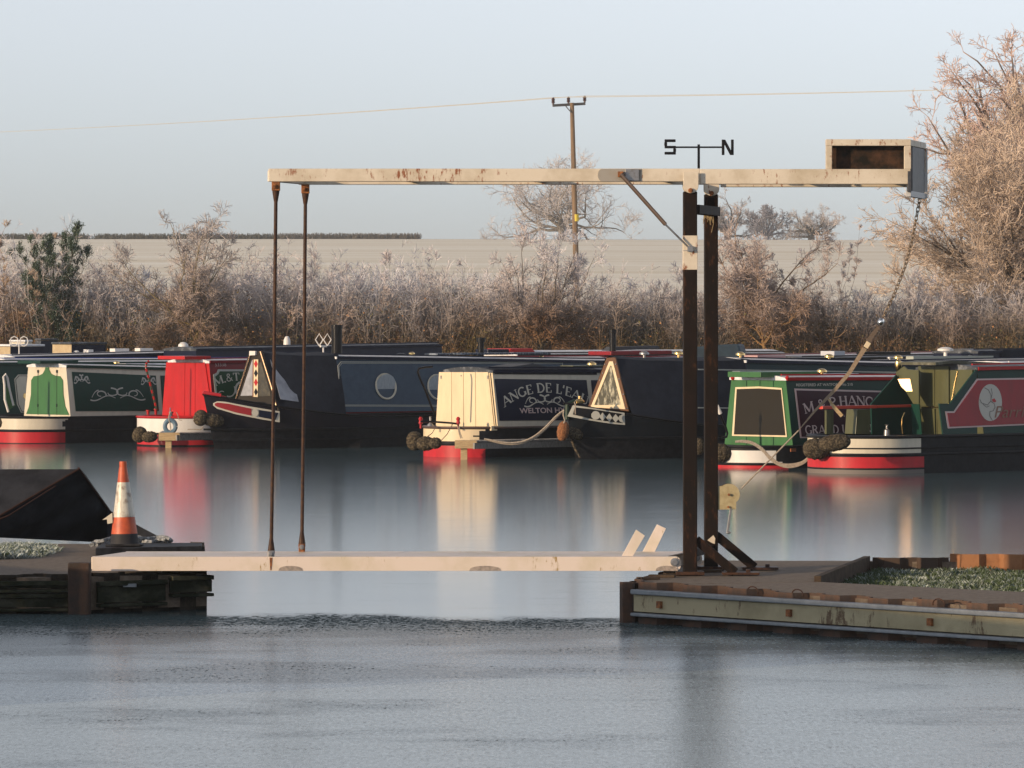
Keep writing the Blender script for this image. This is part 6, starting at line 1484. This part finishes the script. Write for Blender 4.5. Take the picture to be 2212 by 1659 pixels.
# --- individual small trees in the hedge
bz = float(land_z(0., 148.))
def at(px, Y): return (float((px-1106)/F*Y), Y, float(land_z(0., Y))-.05)
def mk(px, Y, topy, rad_px, **k):
    b_ = at(px, Y); return bush_tree('shrub_tree', b_, (zt_(topy, Y)-b_[2]), rad_px/F*Y, **k)
mk(422, 146.2, 470, 92, lean=(-.13, 0), seed=21, label='bare frosted hawthorn with a leaning mossy trunk, left of the hanging rods', trunk_r=.075, stems=13, group='small trees in the hedgerow', bark=np.array([.16, .13, .05]), col=frost_col(1.0, 4.0, seed=2, top=np.array([.42, .39, .39])), aspect=1.1)
mk(1192, 146.6, 497, 80, lean=(-.12, 0), seed=22, label='dark stemmed frosted bush rising in front of the power pole', trunk_r=.07, stems=14, group='small trees in the hedgerow', col=frost_col(1.6, 4.2, seed=5, dark=np.array([.09, .065, .05])), split=.35)
mk(1672, 146.3, 468, 92, lean=(-.16, 0), seed=23, label='round pinkish frosted tree with dark berries right of the black posts', trunk_r=.08, stems=15, group='small trees in the hedgerow', col=frost_col(1.2, 4.4, warm=.5, seed=7, top=np.array([.50, .43, .42])), split=.45, bark=np.array([.20, .12, .05]))
mk(1788, 147.0, 512, 34, lean=(0, 0), seed=24, label='thin upright sapling between the round pink tree and the big tree', trunk_r=.025, stems=10, group='small trees in the hedgerow', col=frost_col(1.5, 4.5, seed=9), split=.3, ang=26)
mk(40, 147.5, 476, 44, lean=(.02, 0), seed=25, label='slender warm lit sapling near the left edge of the picture', trunk_r=.03, stems=9, group='small trees in the hedgerow', col=frost_col(.8, 4.0, warm=.9, seed=10, top=np.array([.55, .43, .3])), split=.35, ang=26)
for i, (px, ty, rp, wm) in enumerate(((560, 548, 55, .6), (700, 560, 60, .4), (875, 548, 60, .5), (985, 560, 50, .3), (1420, 590, 60, .0), (10, 520, 60, .8), (250, 575, 60, -.4), (2000, 610, 80, 0), (800, 575, 44, .2))):
    mk(px, 147.8+.2*i, ty, rp, lean=(.03*math.sin(i*7), 0), seed=40+i, label=('pinkish shrub left of the hanging rods', 'low shrub between and behind the hanging rods', 'warm tinted shrub with tall whips right of the hanging rods', 'small shrub left of the dark stemmed bush', 'thin grey shrub between power pole and black posts', 'broad golden shrub at the left edge', 'bluish frosted shrub below the cut hedge at the left', 'low dusky shrub under the branches of the big tree', 'small shrub at the middle of the hedge')[i], trunk_r=.03, stems=10, group='low shrubs of the hedgerow', col=frost_col(1.2, 3.2, warm=wm, seed=30+i), split=.2, lv=(7, 6, 6), ang=30)
# evergreen shrub at the left
g = np.random.default_rng(5); ev = at(118, 147.5); e, l4 = bush_tree('evergreen_shrub', ev, zt_(500, 147.5)-ev[2], .8, (0, 0), 26, 'dark green spiky evergreen shrub rising above the hedge near the left edge', trunk_r=.05, stems=18, col=lambda V, r=None: np.tile(np.array([.035, .05, .03]), (len(V), 1))*(1+.6*np.random.default_rng(1).random((len(V), 1))), cat='shrub', split=.35, ang=24, up=.15, lv=(9, 8, 6))
Pn = np.repeat(l4[:, 1], 3, 0); Pn = Pn+g.normal(0, .05, Pn.shape); n_ = specks(Pn, .032, 'needles', lambda P: np.array([.03, .055, .032])*(1+g.random((len(P), 1)))+np.array([.25, .27, .28])*(g.random((len(P), 1)) < .34), g, e); n_['kind'] = 'stuff'
# dark berries on the pink tree
tr_ = bpy.data.objects['shrub_tree.002']; g = np.random.default_rng(8)
me = tr_.children[2].data; co = np.zeros(len(me.vertices)*3, np.float32); me.vertices.foreach_get('co', co); co = co.reshape(-1, 3); co = co[co[:, 2] < 3.6]; sel = g.choice(len(co), 420)
n_ = specks(co[sel], .07, 'berries', lambda P: np.tile(np.array([.05, .018, .02]), (len(P), 1)), g, tr_); n_['kind'] = 'stuff'
# --- power pole and wires
PY = 226.0
pp = empty('power_pole', (PT(1247, 640, PY).x, PY, land_z(0., PY)), 0, 'weathered wooden power pole with a steel crossarm standing in the frosted field', 'pole'); O = Vector(pp.location)
top = PT(1235.5, 222, PY)-O; q = MB(); q.tube([Vector((0, 0, -.3)), top*.5, top], [.155, .135, .105], 12); q.build('shaft', mat('pole_wood', (.20, .13, .075), .85, col2=(.12, .08, .05), scale=3, stretch=(4, 4, .3)), pp, smooth=True)
q = MB(); q.tube([PT(1244.2, 478, PY)-O, PT(1243.8, 463, PY)-O], .150, 12); q.build('yellow_band', mat('yellow_band', (.62, .48, .05), .5), pp, smooth=True)
A1, A2_ = PT(1194, 228, PY-.0)-O, PT(1264, 224, PY+.4)-O; q = MB(); q.bar(A1, A2_, .12, .13); q.build('crossarm', M_STEEL if False else mat('dark_grey_arm', (.06, .06, .065), .6), pp)
q = MB(); q.bar(PT(1222, 229, PY-.15)-O, PT(1234, 243, PY-.15)-O, .05, .05); q.build('arm_brace', mat('dark_grey_arm', (.06, .06, .065), .6), pp)
ins = []
for i, (x, y0, y1) in enumerate(((1195, 227, 210.5), (1228, 225, 209), (1263, 222, 207))):
    a, b_ = PT(x, y0, PY+.2*i)-O, PT(x, y1, PY+.2*i)-O; q = MB(); hgt = b_.z-a.z
    q.lathe([(.05, 0), (.05, hgt*.25), (.10, hgt*.3), (.06, hgt*.45), (.10, hgt*.5), (.06, hgt*.65), (.10, hgt*.7), (.05, hgt*.9), (.05, hgt)], a, 10); q.build('insulator', mat('brown_porcelain', (.06, .025, .02), .3), pp, smooth=True); ins.append(b_+O)
M_WIRE = mat('pale_wire', (.50, .46, .38), .6)
for i, p in enumerate(ins):
    for sd, (qx, qy, Yq) in enumerate(((-1500, 322, 226), (3600, 116, 226))):
        e0 = PT(qx, qy, Yq)+Vector((0, .2*i, 0)); n = 24; pts = []
        for k in range(n+1):
            t = k/n; v = p.lerp(e0, t); v.z -= (1.15 if sd == 0 else .85)*4*t*(1-t)*.5; pts.append(v)
        q = MB(); q.tube(pts, .011, 4); o = q.build('power_wire', M_WIRE)
        tag(o, ('left', 'middle', 'right')[i]+' insulator wire running to the '+('left', 'right')[sd]+' of the wooden pole', 'wire', 'overhead power wires')
# --- far trees on the crest
def oak(px, py_base, Y, w_px, top_py, seed, label, up=.02, col=None, dens=(7, 7, 6), trunk=.5, stems=13, lean=(0, 0), low=.1, split=.22, twig=.03, x_as=1.6):
    base = PT(px, py_base, Y); Ht = zt_(top_py, Y)-base.z; rad = w_px/2/F*Y
    g = np.random.default_rng(seed); e = empty('bare_tree', base, 0, label, 'tree', 'bare trees on the skyline')
    tp, tr = grow(np.zeros((1, 3)), np.array([[lean[0], lean[1], 1.]]), np.array([Ht*split]), trunk, trunk*.8, 5, .05, 0, g)
    n = stems; a = np.arange(n)*2.4+1.1; el = np.concatenate([g.uniform(low, .5, n//2), g.uniform(.5, 1.3, n-n//2)])
    D = np.stack([np.cos(a)*np.cos(el)*x_as, np.sin(a)*np.cos(el), np.sin(el)], 1)
    Ln = np.where(el < .6, rad*1.0, Ht*.8)*g.uniform(.7, 1.0, n)
    P0 = tp[0, 3]+(tp[0, 5]-tp[0, 3])*g.uniform(0, 1, (n, 1))
    l1, r1 = grow(P0, D, Ln, trunk*.42, trunk*.08, 9, .22, up, g)
    s2 = spawn(l1, r1, dens[0], 48, rad*.42, g, .2); l2, r2 = grow(s2[0], s2[1], s2[2], s2[3], .03, 5, .22, up*1.5, g)
    s3 = spawn(l2, r2, dens[1], 45, rad*.20, g, .2); l3, r3 = grow(s3[0], s3[1], s3[2], np.minimum(s3[3], .035), twig*.7, 3, .25, up, g)
    s4 = spawn(l3, r3, dens[2], 45, rad*.10, g, .2); l4, r4 = grow(s4[0], s4[1], s4[2], np.full(len(s4[2]), twig*.65), twig*.45, 2, .25, up, g)
    cf = col or (lambda V, r: np.where((r > .05)[:, None], np.array([.15, .13, .11]), np.array([.46, .42, .41]))*(1+.2*snoise(V[:, 0]*.5, V[:, 2]*.5)[:, None]))
    tubes([(tp, tr, 8)], 'trunk', 'tree_bark', cf, e); tubes([(l1, r1, 5), (l2, r2, 3)], 'limbs', 'tree_bark', cf, e); tubes([(l3, r3, 3), (l4, r4, 2)], 'crown', 'frosted_twigs', cf, e)['kind'] = 'stuff'
    return e
oak(1214, 522, 585, 350, 350, 61, 'wide gnarled bare oak on the crest behind the power pole', x_as=2.0, stems=16, low=.12, dens=(8, 7, 6), twig=.035)
oak(1572, 524, 600, 120, 416, 62, 'rounded bare tree on the crest close right of the black posts', up=.04, col=None, dens=(7, 7, 6), x_as=1.3)
oak(1655, 524, 640, 130, 440, 63, 'dense grey tree in the middle of the crest group', up=.05, col=lambda V, r: np.tile(np.array([.27, .26, .29]), (len(V), 1)), dens=(8, 8, 6), x_as=1.3, twig=.045)
oak(1752, 524, 600, 150, 442, 64, 'forked bare tree at the right of the crest group', lean=(.1, 0), x_as=1.7, dens=(7, 6, 6))
# cut hedge along the crest
g = np.random.default_rng(77); hy = 596.
def cut_hedge(x0, x1, y0, y1, label, colr, dens=1.0):
    X0, X1 = (x0-1106)/F*hy, (x1-1106)/F*hy; n = int((X1-X0)*130*dens); X = g.uniform(X0, X1, n); Y = hy+g.uniform(-1, 1, n)
    zb = zt_(y1+4, hy); zt2 = zt_(np.interp(X, [X0, X1], [y0, y0]), hy)
    gap = snoise(X*.35, X*0, 4); okk = (gap > -.55) | (X < X0+(X1-X0)*.45); X, Y, zt2 = X[okk], Y[okk], zt2[okk]; n = len(X)
    p, r = grow(np.stack([X, Y, np.full(n, zb)], 1), np.stack([g.normal(0, .3, n), g.normal(0, .3, n), np.ones(n)], 1), (zt2-zb)*g.uniform(.6, 1.05, n), .05, .03, 4, .25, 0, g)
    o = tubes([(p-np.array([0, hy, zb]), r, 3)], 'cut_hedge', 'frosted_twigs', lambda V, r_: colr*(.7+.6*g.random((len(V), 1)))); o.location = (0, hy, zb); tag(o, label, 'hedge')
cut_hedge(-160, 600, 503, 521, 'long dark clipped hedge along the skyline at the left', np.array([.10, .10, .085]), 1.4)
cut_hedge(604, 905, 502, 517, 'thinner gappy clipped hedge on the skyline behind and right of the rods', np.array([.13, .12, .11]), 1.0)
# --- the big tree at the right and the taller one behind it
g = np.random.default_rng(31); BY = 156.0
base = np.array([(2235-1106)/F*BY, BY, float(land_z(0., BY))]); e = empty('big_tree', base, 0, 'big bushy frosted tree with sweeping low branches at the right edge', 'tree')
n = 104; a = g.uniform(0, 6.28, n); zst = g.uniform(.6, 2.2, n); el = g.uniform(-.05, 1.35, n)
tp, tr = grow(np.zeros((1, 3)), np.array([[0, 0, 1.]]), np.array([3.4]), .24, .16, 6, .03, 0, g)
P0 = tp[0, np.minimum((zst/3.4*6).astype(int)+1, 5)]
D = np.stack([np.cos(a)*np.cos(el), np.sin(a)*np.cos(el)*.8, np.sin(el)], 1)
Ln = np.where(el > .75, 6.4, 5.7)*g.uniform(.7, 1.05, n)
gravv = np.where(el < .5, -.012, .05)
l1, r1 = grow(P0, D, Ln, .075, .012, 9, .07, gravv, g)
s2 = spawn(l1, r1, 13, 30, 1.8, g, .15); l2, r2 = grow(s2[0], s2[1], s2[2], np.minimum(s2[3], .03), .008, 5, .09, .03, g)
s3 = spawn(l2, r2, 8, 34, .62, g, .1); l3, r3 = grow(s3[0], s3[1], s3[2], np.full(len(s3[2]), .010), .006, 3, .14, .03, g)
s4 = spawn(l3, r3, 6, 40, .28, g, .1); l4, r4 = grow(s4[0], s4[1], s4[2], np.full(len(s4[2]), .0095), .007, 2, .2, .03, g)
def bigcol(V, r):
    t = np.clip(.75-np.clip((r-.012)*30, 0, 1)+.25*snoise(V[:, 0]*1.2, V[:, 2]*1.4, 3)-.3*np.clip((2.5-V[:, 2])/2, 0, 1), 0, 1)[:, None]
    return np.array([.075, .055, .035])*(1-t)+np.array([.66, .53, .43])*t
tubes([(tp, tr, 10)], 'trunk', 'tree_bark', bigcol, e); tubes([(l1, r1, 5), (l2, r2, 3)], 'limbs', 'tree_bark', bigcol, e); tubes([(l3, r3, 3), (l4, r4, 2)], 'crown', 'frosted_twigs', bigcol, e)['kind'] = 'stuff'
tall = oak(2222, 560, 236, 330, 128, 75, 'tall pinkish frosted tree rising behind the big tree at the right edge', up=.05, col=lambda V, r: np.where((r > .04)[:, None], np.array([.10, .075, .06]), np.array([.52, .38, .33]))*(1+.2*snoise(V[:, 0]*.8, V[:, 2]*.8)[:, None]), dens=(9, 7, 5), trunk=.34, stems=90, split=.42, twig=.022, x_as=.8, low=.3)

# ------------------------------------------------------------------ winter haze
q = MB(); q.box((0, 1150, 20), (3600, 2500, 46)); hz = q.build('haze', None)
hz.data.materials.clear(); hm = bpy.data.materials.new('haze_air'); hm.use_nodes = True; n_ = hm.node_tree; n_.nodes.clear()
out = n_.nodes.new('ShaderNodeOutputMaterial'); pv = n_.nodes.new('ShaderNodeVolumePrincipled'); pv.inputs['Color'].default_value = (.88, .94, 1, 1); pv.inputs['Density'].default_value = .00026; pv.inputs['Anisotropy'].default_value = .1
n_.links.new(pv.outputs[0], out.inputs['Volume']); hz.data.materials.append(hm); tag(hz, 'thin cold morning haze over the marina and fields', None, None, 'stuff')
